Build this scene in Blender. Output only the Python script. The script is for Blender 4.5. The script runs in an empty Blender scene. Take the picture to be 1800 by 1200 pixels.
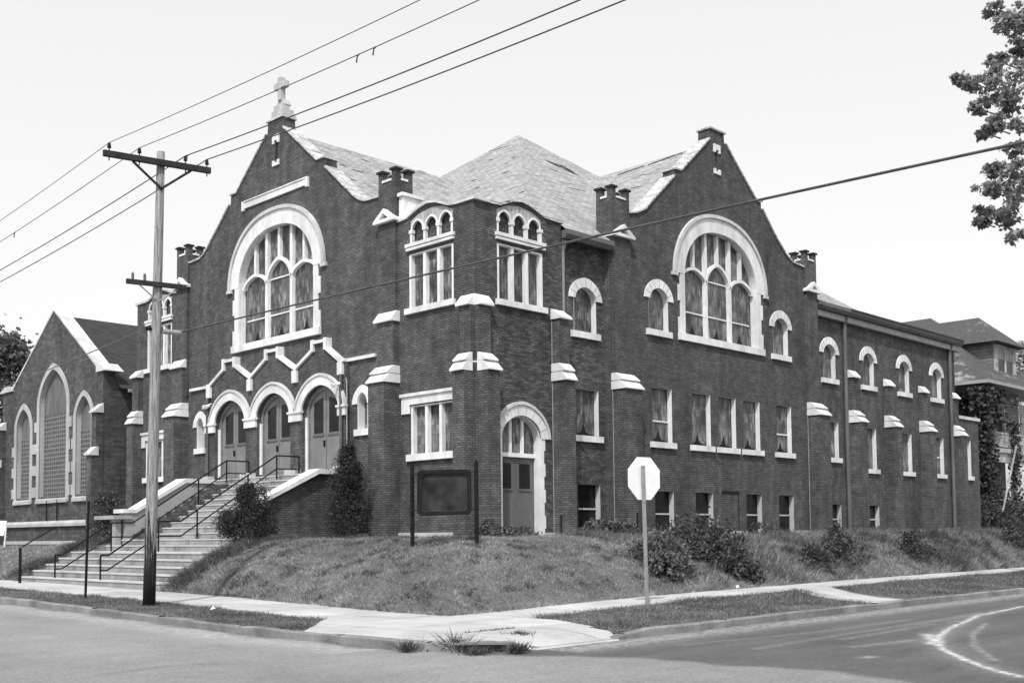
import bpy, bmesh, math, random
import numpy as np
from mathutils import Vector, Matrix
from mathutils.geometry import tessellate_polygon
random.seed(7); rng = np.random.default_rng(11)
R = math.radians
S = bpy.context.scene
COL = S.collection

# ------------------------------------------------------------------ camera
VR = Vector((2840 - 900, -(921 - 832), 0)); VL = Vector((-1092 - 900, -(960 - 832), 0))
FPX = math.sqrt(-(VR.x * VL.x + VR.y * VL.y))
dX = Vector((VR.x, VR.y, -FPX)).normalized(); dY = Vector((VL.x, VL.y, -FPX)).normalized()
dZ = dX.cross(dY).normalized()
ROT = Matrix((dX, dY, dZ))                       # camera space -> world
CAM = Vector((-21.1924, -22.3044, 1.65))
cd = bpy.data.cameras.new('camera'); cam = bpy.data.objects.new('camera', cd); COL.objects.link(cam)
cam.matrix_world = Matrix.Translation(CAM) @ ROT.to_4x4()
cd.sensor_width = 36; cd.lens = FPX / 1800 * 36; cd.shift_y = 232 / 1800
cd.clip_start = .1; cd.clip_end = 5000
S.camera = cam
RN = np.array(ROT); CN = np.array(CAM)

def ray(px, py):
    return RN @ np.array([px - 900, -(py - 832), -FPX])
def at(px, py, depth):                            # a point at a given distance in front of the lens
    return Vector(CN + ray(px, py) / FPX * depth)
def onx(px, py, x=0.):
    r = ray(px, py); return Vector(CN + (x - CN[0]) / r[0] * r)
def ony(px, py, y=0.):
    r = ray(px, py); return Vector(CN + (y - CN[1]) / r[1] * r)
def onz(px, py, z=0.):
    r = ray(px, py); return Vector(CN + (z - CN[2]) / r[2] * r)

# ------------------------------------------------------------------ light
SUN_EL = R(52); SUN_DIR = Vector((-.82 * math.cos(SUN_EL), -.57 * math.cos(SUN_EL), math.sin(SUN_EL))).normalized()
w = bpy.data.worlds.new('World'); S.world = w; w.use_nodes = True
nt = w.node_tree; nt.nodes.clear()
sky = nt.nodes.new('ShaderNodeTexSky'); sky.sky_type = 'NISHITA'; sky.sun_disc = False
sky.sun_elevation = SUN_EL; sky.sun_rotation = math.atan2(SUN_DIR.x, SUN_DIR.y)
sky.dust_density = 6; sky.air_density = 1.0; sky.ozone_density = 0
bw = nt.nodes.new('ShaderNodeRGBToBW')
gm = nt.nodes.new('ShaderNodeGamma'); gm.inputs[1].default_value = .35
mulc = nt.nodes.new('ShaderNodeMath'); mulc.operation = 'MULTIPLY'; mulc.inputs[1].default_value = 6.55
bg = nt.nodes.new('ShaderNodeBackground'); bg.inputs[1].default_value = .1
wo = nt.nodes.new('ShaderNodeOutputWorld')
nt.links.new(sky.outputs[0], bw.inputs[0]); nt.links.new(bw.outputs[0], gm.inputs[0]); nt.links.new(gm.outputs[0], mulc.inputs[0])
nt.links.new(mulc.outputs[0], bg.inputs[0]); nt.links.new(bg.outputs[0], wo.inputs[0])
sl = bpy.data.lights.new('sun', 'SUN'); sl.energy = 3.3; sl.angle = R(.6); sl.color = (1, 1, 1)
so = bpy.data.objects.new('sun', sl); COL.objects.link(so); so.rotation_euler = SUN_DIR.to_track_quat('Z', 'Y').to_euler()
S.view_settings.view_transform = 'Standard'; S.view_settings.look = 'None'
S.view_settings.exposure = .15; S.view_settings.gamma = 1

# ------------------------------------------------------------------ materials (all neutral greys: the photograph is black and white)
class N:
    def __init__(s, name):
        s.m = bpy.data.materials.new(name); s.m.use_nodes = True; s.t = s.m.node_tree
        s.b = s.t.nodes['Principled BSDF']; s.b.inputs['Specular IOR Level'].default_value = .3
    def n(s, k, **a):
        o = s.t.nodes.new(k)
        for x, v in a.items(): setattr(o, x, v)
        return o
    def l(s, a, b): s.t.links.new(a, b)
    def pos(s): return s.n('ShaderNodeNewGeometry').outputs['Position']
    def uv(s): return s.n('ShaderNodeUVMap').outputs[0]
    def mapv(s, v, sc):
        m = s.n('ShaderNodeMapping'); s.l(v, m.inputs[0]); m.inputs['Scale'].default_value = sc; return m.outputs[0]
    def noise(s, v, sc, det=4, rough=.55):
        o = s.n('ShaderNodeTexNoise'); s.l(v, o.inputs['Vector']); o.inputs['Scale'].default_value = sc
        o.inputs['Detail'].default_value = det; o.inputs['Roughness'].default_value = rough; return o.outputs[0]
    def ramp(s, f, pts, interp='LINEAR'):
        o = s.n('ShaderNodeValToRGB'); s.l(f, o.inputs[0]); e = o.color_ramp.elements; o.color_ramp.interpolation = interp
        while len(e) < len(pts): e.new(.5)
        for q, (p, c) in zip(e, pts): q.position = p; q.color = (c, c, c, 1)
        return o.outputs[0]
    def mix(s, f, a, b, mode='MIX'):
        o = s.n('ShaderNodeMix'); o.data_type = 'RGBA'; o.blend_type = mode
        for i, v in ((0, f), (6, a), (7, b)):
            if isinstance(v, (int, float)):
                o.inputs[i].default_value = v if i == 0 else (v, v, v, 1)
            else: s.l(v, o.inputs[i])
        return o.outputs[2]
    def col(s, c): s.l(c, s.b.inputs['Base Color'])
    def bump(s, h, st=.4, dist=.01):
        o = s.n('ShaderNodeBump'); s.l(h, o.inputs['Height']); o.inputs['Strength'].default_value = st; o.inputs['Distance'].default_value = dist
        s.l(o.outputs[0], s.b.inputs['Normal'])
    def rough(s, r): s.b.inputs['Roughness'].default_value = r; return s

def m_plain(name, lo, hi, sc=3, rough=.85, bump=.2, streak=False, fine=30):
    k = N(name); p = k.pos()
    big = k.ramp(k.noise(k.mapv(p, (1, 1, .25)) if streak else p, sc, 6), [(.3, lo), (.7, hi)])
    f = k.ramp(k.noise(p, fine, 3), [(.3, .88 if fine > 9 else .93), (.7, 1.08)])
    k.col(k.mix(1., big, f, 'MULTIPLY')); k.rough(rough)
    if bump: k.bump(k.noise(p, fine * 2, 3), bump, .01)
    return k.m

def m_brick(name, c1, c2, mortar, bw_=.215, bh=.0677, msize=.008, stain=.55, offset=.5):
    k = N(name); u = k.uv(); p = k.pos()
    b = k.n('ShaderNodeTexBrick'); k.l(u, b.inputs[0]); b.offset = offset
    for i, v in (('Color1', c1), ('Color2', c2), ('Mortar', mortar)): b.inputs[i].default_value = (v, v, v, 1)
    b.inputs['Scale'].default_value = 1; b.inputs['Mortar Size'].default_value = msize; b.inputs['Mortar Smooth'].default_value = .3
    b.inputs['Bias'].default_value = -.2; b.inputs['Brick Width'].default_value = bw_; b.inputs['Row Height'].default_value = bh
    st = k.ramp(k.noise(k.mapv(p, (1.1, 1.1, .3)), .7, 7, .6), [(.27, stain * .85), (.42, .9), (.55, 1.05), (.72, 1.4)])
    st2 = k.ramp(k.noise(p, 2.6, 5, .6), [(.25, .62), (.5, .98), (.75, 1.4)])
    sp = k.ramp(k.noise(p, 26, 2), [(.3, .8), (.7, 1.2)])
    c = k.mix(1., b.outputs[0], st, 'MULTIPLY'); c = k.mix(1., c, st2, 'MULTIPLY'); c = k.mix(1., c, sp, 'MULTIPLY')
    run = k.ramp(k.noise(k.mapv(p, (3.2, 3.2, .22)), 1.2, 5, .6), [(.3, .8), (.55, 1.), (.75, 1.15)]); c = k.mix(1., c, run, 'MULTIPLY')
    eff = k.ramp(k.noise(k.mapv(p, (1.5, 1.5, .8)), 1.3, 8, .75), [(.64, 0), (.8, .5)])
    c = k.mix(eff, c, .2)
    k.col(c); k.rough(.85)
    inv = k.n('ShaderNodeMath', operation='SUBTRACT'); inv.inputs[0].default_value = 1; k.l(b.outputs[1], inv.inputs[1])
    k.bump(inv.outputs[0], .6, .006)
    return k.m

M = {}
M['brick'] = m_brick('dark_brick', .074, .118, .032, msize=.0105)
M['brick_pier'] = m_brick('pier_brick', .086, .140, .036, msize=.0105)
M['brick_old'] = m_brick('old_brick', .052, .135, .034, msize=.010, stain=.55)
M['rubble'] = m_brick('rough_stone_wall', .062, .11, .06, bw_=.33, bh=.11, msize=.012, stain=.7)
M['stone'] = m_plain('painted_white_stone', .47, .76, 1.6, .75, .1, True, 5)
M['white'] = m_plain('white_paint', .56, .78, 2.2, .6, .05, True, 4)
M['conc'] = m_plain('concrete', .36, .50, .8, .9, .4, False, 22)
M['render'] = m_plain('cement_render', .24, .36, 1.2, .9, .4, True, 20)
M['limestone'] = m_plain('limestone', .30, .46, 1.5, .9, .4, True, 15)
M['coping'] = m_plain('weathered_coping', .36, .62, 1.5, .8, .3, False, 9)
M['planks'] = m_plain('weathered_boards', .26, .48, 7, .8, .2, True, 30)
M['door'] = m_plain('worn_grey_paint', .13, .20, 1.3, .6, .15, False, 8)
M['door_dark'] = m_plain('worn_brown_paint', .07, .125, 2.0, .6, .15, True, 8)
M['metal'] = m_plain('painted_gutter', .08, .13, 2, .5, .05, True, 12)
M['metal_lt'] = m_plain('pale_fascia', .25, .34, 2, .6, .05, False, 12)
M['black'] = m_plain('black_iron', .008, .014, 5, .6, .1); M['black'].node_tree.nodes['Principled BSDF'].inputs['Specular IOR Level'].default_value = .12
M['darkwood'] = m_plain('creosoted_arm', .012, .03, 8, .8, .2)
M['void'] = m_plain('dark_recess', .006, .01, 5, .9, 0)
M['galv'] = m_plain('galvanised_steel', .2, .28, 10, .5, .1)
M['signback'] = m_plain('bare_aluminium', .74, .77, 1, .5, 0, False, 3)
M['wire'] = m_plain('cable_sheath', .05, .09, 5, .6, 0)
M['bark'] = m_plain('bark', .05, .11, 8, .9, .6, True)
M['porch_white'] = m_plain('porch_white', .2, .5, 2, .7, .1)
M['paper'] = m_plain('litter_paper', .6, .8, 20, .8, 0)

k = N('dark_glass'); p = k.pos(); k.col(k.ramp(k.noise(p, 2.5, 3), [(.35, .005), (.7, .016)])); k.rough(.1); k.b.inputs['Specular IOR Level'].default_value = .18; M['glass'] = k.m
k = N('leaded_glass'); u = k.uv()
b = k.n('ShaderNodeTexBrick'); k.l(u, b.inputs[0]); b.offset = .35
for i, v in (('Color1', .07), ('Color2', .17), ('Mortar', .05)): b.inputs[i].default_value = (v, v, v, 1)
b.inputs['Scale'].default_value = 1; b.inputs['Mortar Size'].default_value = .004; b.inputs['Brick Width'].default_value = .105; b.inputs['Row Height'].default_value = .27; b.inputs['Bias'].default_value = -.1
n1 = k.ramp(k.noise(k.mapv(u, (9, 1.7, 1)), 1., 5, .65), [(.3, .35), (.5, .95), (.72, 2.1)])
n2 = k.mix(1., k.ramp(k.noise(k.mapv(u, (.8, .8, 1)), 1., 3), [(.3, .5), (.65, 1.25)]), k.ramp(k.noise(k.mapv(k.pos(), (2.6, 2.6, 1.6)), 1., 3, .6), [(.35, .5), (.6, 1.35)]), 'MULTIPLY')  # broad tone variation, plus blotches painted into the colour for reflections
c = k.mix(1., b.outputs[0], n1, 'MULTIPLY'); c = k.mix(1., c, n2, 'MULTIPLY'); k.col(c); k.rough(.35)
k.bump(k.noise(u, 3.), .25, .02); M['stained'] = k.m
k = N('glass_block'); u = k.uv(); b = k.n('ShaderNodeTexBrick'); k.l(u, b.inputs[0]); b.offset = 0
for i, v in (('Color1', .045), ('Color2', .085), ('Mortar', .21)): b.inputs[i].default_value = (v, v, v, 1)
b.inputs['Scale'].default_value = 1; b.inputs['Mortar Size'].default_value = .02; b.inputs['Brick Width'].default_value = .2; b.inputs['Row Height'].default_value = .2
k.col(b.outputs[0]); k.rough(.6); M['block'] = k.m
M['ply'] = m_plain('weathered_plywood', .09, .17, 4, .8, .1, True)

def m_shingle(name, lo, hi, rowd):
    k = N(name); u = k.uv(); p = k.pos()
    b = k.n('ShaderNodeTexBrick'); k.l(u, b.inputs[0]); b.offset = .5
    for i, v in (('Color1', lo), ('Color2', hi), ('Mortar', lo * .5)): b.inputs[i].default_value = (v, v, v, 1)
    b.inputs['Scale'].default_value = 1; b.inputs['Mortar Size'].default_value = .011; b.inputs['Brick Width'].default_value = .31; b.inputs['Row Height'].default_value = .15
    b.inputs['Mortar Smooth'].default_value = .5
    st = k.ramp(k.noise(k.mapv(u, (.5, 3.5, 1)), 1.6, 6, .7), [(.25, .72), (.5, 1.), (.75, 1.25)])
    sp = k.ramp(k.noise(p, 14, 3, .7), [(.3, .72), (.7, 1.25)])
    c = k.mix(1., b.outputs[0], st, 'MULTIPLY'); c = k.mix(1., c, sp, 'MULTIPLY')
    hole = k.ramp(k.noise(k.mapv(u, (1.3, 8.5, 1)), 1., 2, .4), [(.672, 0), (.685, .9)])
    c = k.mix(hole, c, .05)
    k.col(c); k.rough(.9)
    inv = k.n('ShaderNodeMath', operation='SUBTRACT'); inv.inputs[0].default_value = 1; k.l(b.outputs[1], inv.inputs[1]); k.bump(inv.outputs[0], .5, .01)
    return k.m
M['shingle'] = m_shingle('pale_shingles', .23, .36, 0)
M['rake'] = m_shingle('rake_shingles', .36, .56, 0)
M['shingle_dark'] = m_shingle('dark_shingles', .028, .045, 0)
k = N('house_shingles'); u = k.uv(); p = k.pos()
c = k.ramp(k.noise(p, 6, 5, .7), [(.3, .045), (.7, .085)])
patch = k.ramp(k.noise(k.mapv(p, (.35, .35, .8)), 1.4, 8, .75), [(.56, 0), (.62, .7)])
k.col(k.mix(patch, c, .3)); k.rough(.9); k.bump(k.noise(p, 18, 3), .5, .03); M['house_roof'] = k.m
k = N('lap_siding'); p = k.pos(); wv = k.n('ShaderNodeTexWave'); wv.bands_direction = 'Z'; wv.wave_profile = 'SAW'; k.l(p, wv.inputs[0]); wv.inputs['Scale'].default_value = 1.6
k.col(k.mix(1., k.ramp(wv.outputs[1], [(0, .13), (.85, .2), (1., .05)]), k.ramp(k.noise(p, 2.5, 5), [(.3, .6), (.7, 1.1)]), 'MULTIPLY')); k.rough(.8); M['siding'] = k.m

k = N('pole_wood'); p = k.pos()
g = k.ramp(k.noise(k.mapv(p, (26, 26, 1.1)), 1.3, 8, .75), [(.33, .03), (.43, .15), (.56, .29), (.75, .46)])
sz = k.n('ShaderNodeSeparateXYZ'); k.l(p, sz.inputs[0])
n = k.ramp(k.noise(k.mapv(p, (26, 26, .8)), 1., 6, .7), [(.36, 0), (.62, 1)])
mm = k.n('ShaderNodeMath', operation='MULTIPLY_ADD'); k.l(n, mm.inputs[0]); mm.inputs[1].default_value = -1.7; k.l(sz.outputs[2], mm.inputs[2])
tar = k.ramp(mm.outputs[0], [(.0, 1), (.55, 1), (.8, 0)])
k.col(k.mix(tar, g, .02)); k.rough(.85); k.bump(g, .5, .01); M['pole'] = k.m

k = N('asphalt'); p = k.pos()
a1 = k.n('ShaderNodeAttribute'); a1.attribute_name = 'tone'; a2 = k.n('ShaderNodeAttribute'); a2.attribute_name = 'smear'
lt = k.ramp(k.noise(k.mapv(p, (.35, .22, 1)), 1., 8, .65), [(.3, .155), (.52, .20), (.75, .25)])
dk = k.ramp(k.noise(k.mapv(p, (.22, .9, 1)), 1., 8, .65), [(.3, .06), (.52, .085), (.75, .115)])
c = k.mix(a1.outputs['Fac'], lt, dk)
c = k.mix(1., c, k.ramp(k.noise(p, 26, 5, .85), [(.32, .62), (.68, 1.38)]), 'MULTIPLY')
rt = k.n('ShaderNodeMapping'); k.l(p, rt.inputs[0]); rt.inputs['Rotation'].default_value = (0, 0, .35); rt.inputs['Scale'].default_value = (.5, 3.2, 1)
c = k.mix(1., c, k.ramp(k.noise(rt.outputs[0], 1., 7, .7), [(.3, .9), (.5, 1.), (.7, 1.07)]), 'MULTIPLY')
c = k.mix(1., c, k.ramp(k.noise(p, 70, 2, .6), [(.3, .72), (.7, 1.28)]), 'MULTIPLY')
spot = k.ramp(k.noise(k.mapv(p, (1.2, .6, 1)), 1.1, 5, .65), [(.63, 1), (.72, .8)]); c = k.mix(1., c, spot, 'MULTIPLY')
mk = k.n('ShaderNodeMath', operation='MULTIPLY'); k.l(a2.outputs['Fac'], mk.inputs[0]); k.l(k.ramp(k.noise(p, 7, 8, .85), [(.42, .08), (.58, 1)]), mk.inputs[1])
c = k.mix(mk.outputs[0], c, .62)
k.col(c); k.rough(.9); k.bump(k.noise(p, 60, 3, .8), .5, .01); M['asphalt'] = k.m

k = N('sidewalk_concrete'); p = k.pos(); u = k.uv()
b = k.n('ShaderNodeTexBrick'); k.l(p, b.inputs[0]); b.offset = 0
for i, v in (('Color1', .37), ('Color2', .46), ('Mortar', .15)): b.inputs[i].default_value = (v, v, v, 1)
b.inputs['Scale'].default_value = 1; b.inputs['Mortar Size'].default_value = .012; b.inputs['Brick Width'].default_value = 1.6; b.inputs['Row Height'].default_value = 1.6
c = k.mix(1., b.outputs[0], k.ramp(k.noise(p, .9, 8, .7), [(.3, .7), (.5, .97), (.7, 1.1)]), 'MULTIPLY')
c = k.mix(1., c, k.ramp(k.noise(p, 24, 4, .7), [(.3, .86), (.7, 1.1)]), 'MULTIPLY')
k.col(c); k.rough(.9); k.bump(k.noise(p, 50, 3), .3, .006); M['walk'] = k.m
M['kerb'] = m_plain('kerb_concrete', .10, .25, 1.4, .9, .3, False, 16)
M['riser'] = m_plain('stained_risers', .17, .34, 1.6, .9, .4, True, 12)
k = N('soil_and_thatch'); p = k.pos()
k.col(k.mix(1., k.ramp(k.noise(p, .8, 6, .6), [(.3, .08), (.7, .17)]), k.ramp(k.noise(p, 18, 4, .8), [(.3, .55), (.7, 1.5)]), 'MULTIPLY')); k.rough(1); k.bump(k.noise(p, 14, 5, .8), 1., .05); M['soil'] = k.m

def m_leaf(name, lo, hi, trans=.25, patch=0.):
    k = N(name); g = k.n('ShaderNodeNewGeometry'); c = k.ramp(g.outputs['Random Per Island'], [(0, lo), (.75, (lo + hi) / 2), (1, hi)])
    if patch:
        c = k.mix(1., c, k.ramp(k.noise(k.pos(), .9, 6, .65), [(.3, 1 - patch), (.7, 1 + patch)]), 'MULTIPLY')
    if patch: c = k.mix(1., c, k.ramp(k.noise(k.pos(), 4.5, 4, .7), [(.3, .62), (.68, 1.4)]), 'MULTIPLY')
    k.col(c); k.rough(.55); k.b.inputs['Specular IOR Level'].default_value = .25
    t = k.n('ShaderNodeBsdfTranslucent'); k.l(c, t.inputs[0]); mx = k.n('ShaderNodeMixShader'); mx.inputs[0].default_value = trans
    out = k.t.nodes['Material Output']; k.l(k.b.outputs[0], mx.inputs[1]); k.l(t.outputs[0], mx.inputs[2]); k.l(mx.outputs[0], out.inputs[0])
    return k.m
M['grass'] = m_leaf('grass_blades', .15, .46, .35, .5)
M['weed'] = m_leaf('tall_weeds', .15, .46, .35, .45)
M['weed_dark'] = m_leaf('dark_weeds', .05, .22, .3, .3)
M['verge'] = m_leaf('verge_blades', .07, .26, .3, .5)
M['leaf'] = m_leaf('broad_leaves', .03, .14)
M['leaf_tree'] = m_leaf('street_tree_leaves', .14, .42, .4)
M['leaf_hazed'] = m_leaf('hazed_leaves', .3, .5, .3)  # distance haze is put into this pale leaf colour
M['leaf_pale'] = m_leaf('pale_leaves', .045, .2)
M['conifer'] = m_leaf('conifer_needles', .02, .055, .1)
M['ivy'] = m_leaf('ivy_leaves', .025, .10, .15)

# ------------------------------------------------------------------ mesh helpers
class MB:
    def __init__(s): s.v = []; s.f = []; s.mi = []; s.cur = 0
    def add(s, vs, fs):
        b = len(s.v); s.v += [tuple(v) for v in vs]
        for f in fs: s.f.append(tuple(i + b for i in f)); s.mi.append(s.cur)
    def prism(s, F, pts, d0, d1, holes=()):
        loops = [list(pts)] + [list(h) for h in holes]
        flat = [q for l in loops for q in l]; n = len(flat)
        tri = tessellate_polygon([[Vector((a, b, 0)) for a, b in l] for l in loops])
        vs = [F(a, b, d0) for a, b in flat] + [F(a, b, d1) for a, b in flat]
        fs = [tuple(t) for t in tri] + [tuple(i + n for i in reversed(t)) for t in tri]
        o = 0
        for l in loops:
            m = len(l)
            for i in range(m):
                j = (i + 1) % m; fs.append((o + i, o + j, n + o + j, n + o + i))
            o += m
        s.add(vs, fs); return s
    def box(s, F, a0, a1, b0, b1, d0, d1):
        return s.prism(F, [(a0, b0), (a1, b0), (a1, b1), (a0, b1)], d0, d1)
    def wbox(s, x0, x1, y0, y1, z0, z1): return s.box(lambda a, b, d: (a, b, d), x0, x1, y0, y1, z0, z1)
    def tube(s, pts, r, n=8, r1=None):
        pts = [Vector(p) for p in pts]; m = len(pts); vs = []; fs = []
        for i, p in enumerate(pts):
            t = (pts[min(i + 1, m - 1)] - pts[max(i - 1, 0)]).normalized()
            a = t.cross(Vector((0, 0, 1)) if abs(t.z) < .9 else Vector((1, 0, 0))).normalized(); b = t.cross(a)
            rr = r if r1 is None else r + (r1 - r) * i / (m - 1)
            vs += [p + a * rr * math.cos(2 * math.pi * j / n) + b * rr * math.sin(2 * math.pi * j / n) for j in range(n)]
        for i in range(m - 1):
            for j in range(n): fs.append((i * n + j, i * n + (j + 1) % n, (i + 1) * n + (j + 1) % n, (i + 1) * n + j))
        fs.append(tuple(range(n - 1, -1, -1))); fs.append(tuple((m - 1) * n + j for j in range(n)))
        s.add(vs, fs); return s
    def poly(s, pts): s.add(pts, [tuple(range(len(pts)))]); return s

ROOT = {}
SPLIT = {'merlon', 'merlon_cap', 'notch_sill', 'cap_stone', 'impost_block', 'corbel', 'mullion', 'tracery', 'transom', 'leadwork', 'door_pane', 'base_course', 'pier_plinth', 'porch_post', 'kneeler', 'vent_stone', 'step', 'nosing', 'brick_infill', 'stone_quoin', 'arcade_post', 'caulk_line', 'string_moulding', 'label_stop'}
def pieces(mb):
    par = list(range(len(mb.v)))
    def find(a):
        while par[a] != a: par[a] = par[par[a]]; a = par[a]
        return a
    for f in mb.f:
        a = find(f[0])
        for q in f[1:]: par[find(q)] = a
    g = {}
    for f in mb.f: g.setdefault(find(f[0]), []).append(f)
    out = []
    for fs in g.values():
        m = MB(); ids = sorted({i for f in fs for i in f}); mp = {i: j for j, i in enumerate(ids)}
        m.add([mb.v[i] for i in ids], [tuple(mp[i] for i in f) for f in fs]); out.append(m)
    return out
def mesh_obj(name, mb, mats, parent=None, recalc=True, smooth=False):
    if name in SPLIT and parent is not None:
        return [mesh_one(name, q, mats, parent, recalc, smooth) for q in pieces(mb)][0]
    return mesh_one(name, mb, mats, parent, recalc, smooth)
def mesh_one(name, mb, mats, parent=None, recalc=True, smooth=False):
    off = ROOT[parent.name] if parent is not None else Vector((0, 0, 0))
    me = bpy.data.meshes.new(name)
    V = [(a - off.x, b - off.y, c - off.z) for a, b, c in mb.v]
    me.from_pydata(V, [], mb.f)
    if not isinstance(mats, (list, tuple)): mats = [mats]
    for m in mats: me.materials.append(M[m])
    me.polygons.foreach_set('material_index', mb.mi)
    if recalc:
        bm = bmesh.new(); bm.from_mesh(me); bmesh.ops.recalc_face_normals(bm, faces=bm.faces); bm.to_mesh(me); bm.free()
    if smooth: me.polygons.foreach_set('use_smooth', [True] * len(me.polygons))
    uv = me.uv_layers.new(name='UVMap'); me.update()
    for p in me.polygons:
        nx, ny, nz = p.normal
        h = math.hypot(nx, ny)
        t = Vector((-ny / h, nx / h, 0)) if h > .03 else Vector((1, 0, 0))
        bt = Vector((nx, ny, nz)).cross(t)
        for li in p.loop_indices:
            q = Vector(me.vertices[me.loops[li].vertex_index].co) + off
            uv.data[li].uv = (q.dot(t) + .013, q.dot(bt))
    o = bpy.data.objects.new(name, me); COL.objects.link(o)
    if parent is not None: o.parent = parent
    ROOT[o.name] = off
    return o
def tag(o, label, cat, group=None):
    o['label'] = label; o['category'] = cat
    if group: o['group'] = group
    return o
def thing(name, loc, label, cat, group=None):
    o = bpy.data.objects.new(name, None); COL.objects.link(o); o.location = loc; o.empty_display_size = .3
    ROOT[o.name] = Vector(loc); return tag(o, label, cat, group)
def kind(o, k): o['kind'] = k; return o
def raw(name, V, Fc, mat, parent=None):           # fast mesh from numpy arrays
    off = ROOT[parent.name] if parent is not None else Vector((0, 0, 0))
    V = np.asarray(V, dtype=np.float32) - np.array(off, dtype=np.float32); Fc = np.asarray(Fc, dtype=np.int32); k_ = Fc.shape[1]
    me = bpy.data.meshes.new(name); me.vertices.add(len(V)); me.vertices.foreach_set('co', V.ravel())
    me.loops.add(Fc.size); me.loops.foreach_set('vertex_index', Fc.ravel())
    me.polygons.add(len(Fc)); me.polygons.foreach_set('loop_start', np.arange(0, Fc.size, k_, dtype=np.int32))
    me.update(calc_edges=True); me.validate(); me.materials.append(M[mat])
    o = bpy.data.objects.new(name, me); COL.objects.link(o)
    if parent is not None: o.parent = parent
    ROOT[o.name] = off
    return o

def FL(x0=0.): return lambda s, z, d: (x0 - d, s, z)      # fronts that look at the left street
def FR(y0=0.): return lambda s, z, d: (s, y0 - d, z)      # fronts that look at the right street
def rot(F): return lambda d, z, s: F(s, z, d)
def arch(c, a, z0, h, p=2., n=20):                        # points from right spring to left spring, apex at z0+h
    out = []
    for i in range(n + 1):
        u = -math.cos(math.pi * i / n); out.append((c - u * a, z0 + h * max(0, 1 - abs(u) ** p) ** .5))
    return out
def opening(c, a, zb, zs, h, p=2., n=20): return [(c - a, zb), (c + a, zb)] + arch(c, a, zs, h, p, n)
def rect(a, b, c, d): return [(a, c), (b, c), (b, d), (a, d)]
def ringpoly(c, a0, h0, a1, h1, zs, p=2., n=20): return arch(c, a1, zs, h1, p, n) + arch(c, a0, zs, h0, p, n)[::-1]
def offset(pts, t):
    out = []
    for i, (x, y) in enumerate(pts):
        a = pts[max(i - 1, 0)]; b = pts[min(i + 1, len(pts) - 1)]
        dx, dy = b[0] - a[0], b[1] - a[1]; l = math.hypot(dx, dy) or 1
        nx, ny = -dy / l, dx / l
        if ny < 0 or (abs(ny) < 1e-6 and nx < 0): nx, ny = -nx, -ny
        out.append((x + nx * t, y + ny * t))
    return out

# ------------------------------------------------------------------ ground
def sstep(t): t = np.clip(t, 0, 1); return t * t * (3 - 2 * t)
def G(x, y):
    x = np.asarray(x, float); y = np.asarray(y, float)
    return .3 * (1 - np.exp(-np.maximum(0, y + 5) / 14)) + .13 * (1 - np.exp(-np.maximum(0, x + 6) / 4)) * sstep((y + 11.3) / 3)
def H(x, y):                                              # lawn surface
    x = np.asarray(x, float); y = np.asarray(y, float)
    dl = x + 7.0 + .12 * np.sin(y * 1.3); dr = y + 6.6 + .12 * np.sin(x * 1.1)
    wd = 3.9 + .6 * np.sin(x * .2)
    corner = np.minimum(dl, dr) - .9 * np.exp(-((dl - dr) / 2.2) ** 2)
    top = 1.57 - .25 * sstep((y - 14) / 6)
    g = G(x, y) + .15
    top = top - .07 * sstep(x - 1)
    t = np.clip(corner / wd, 0, 1)
    return g + (top - g) * (1 - (1 - t) ** 1.85) + .018 * np.sin(x * 1.9 + np.sin(y * 1.3)) * np.sin(y * 1.6) * np.clip(corner, 0, 1)
fine = lambda a, b, st: np.arange(a, b, st)
def lines(lo, a, b, hi, st):
    L = [a]; s_ = st
    left = []; x = a
    while x > lo: s_ *= 1.25; x -= s_; left.append(x)
    right = []; x = b; s_ = st
    while x < hi: s_ *= 1.25; x += s_; right.append(x)
    return np.array(left[::-1] + list(np.arange(a, b + 1e-6, st)) + right)
X = lines(-900, -19, 8, 900, .065); Y = lines(-900, -20, 6, 900, .065)
gx, gy = np.meshgrid(X, Y, indexing='ij'); gz = G(gx, gy) + .02
nxn, nyn = gx.shape; idx = np.arange(nxn * nyn).reshape(nxn, nyn)
Fq = np.stack([idx[:-1, :-1], idx[1:, :-1], idx[1:, 1:], idx[:-1, 1:]], -1).reshape(-1, 4)
road = kind(raw('road', np.stack([gx, gy, gz], -1).reshape(-1, 3), Fq, 'asphalt'), 'structure')
def pdist(P, path):
    d = np.full(len(P), 1e9)
    for a, b in zip(path[:-1], path[1:]):
        a = np.array(a); b = np.array(b); ab = b - a; t = np.clip(((P - a) @ ab) / (ab @ ab), 0, 1)
        d = np.minimum(d, np.linalg.norm(P - (a + t[:, None] * ab), axis=1))
    return d
P2 = np.stack([gx.ravel(), gy.ravel()], -1)
W2 = lambda pts: [tuple(onz(a, b, 0.)[:2]) for a, b in pts]
wob = .12 * np.sin(P2[:, 1] * 2.3) + .05 * np.sin(P2[:, 1] * 7.1)
xb = np.interp(P2[:, 1], [-60, -25, -16.8, -15.2, -13.7, -12.2, -9.9], [-11.5, -9.9, -9.42, -9.25, -9.38, -9.9, -10.95]) + wob
tone = 1 / (1 + np.exp(-np.clip((P2[:, 0] - xb) * 22, -30, 30)))
dust = np.exp(-((P2[:, 1] + 11.6) / .42) ** 2) * (P2[:, 0] > -9.5) * .38 + np.exp(-((P2[:, 0] + 11.3) / .5) ** 2) * (P2[:, 1] > -9.5) * .3
A = W2([(1800, 1066), (1783, 1070), (1720, 1083), (1667, 1107), (1643, 1127), (1657, 1143), (1700, 1163), (1747, 1180), (1793, 1191)])
B = W2([(1733, 1097), (1710, 1117), (1713, 1137), (1750, 1163)])
Cc = W2([(1632, 1116), (1645, 1128), (1640, 1133)])
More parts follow.
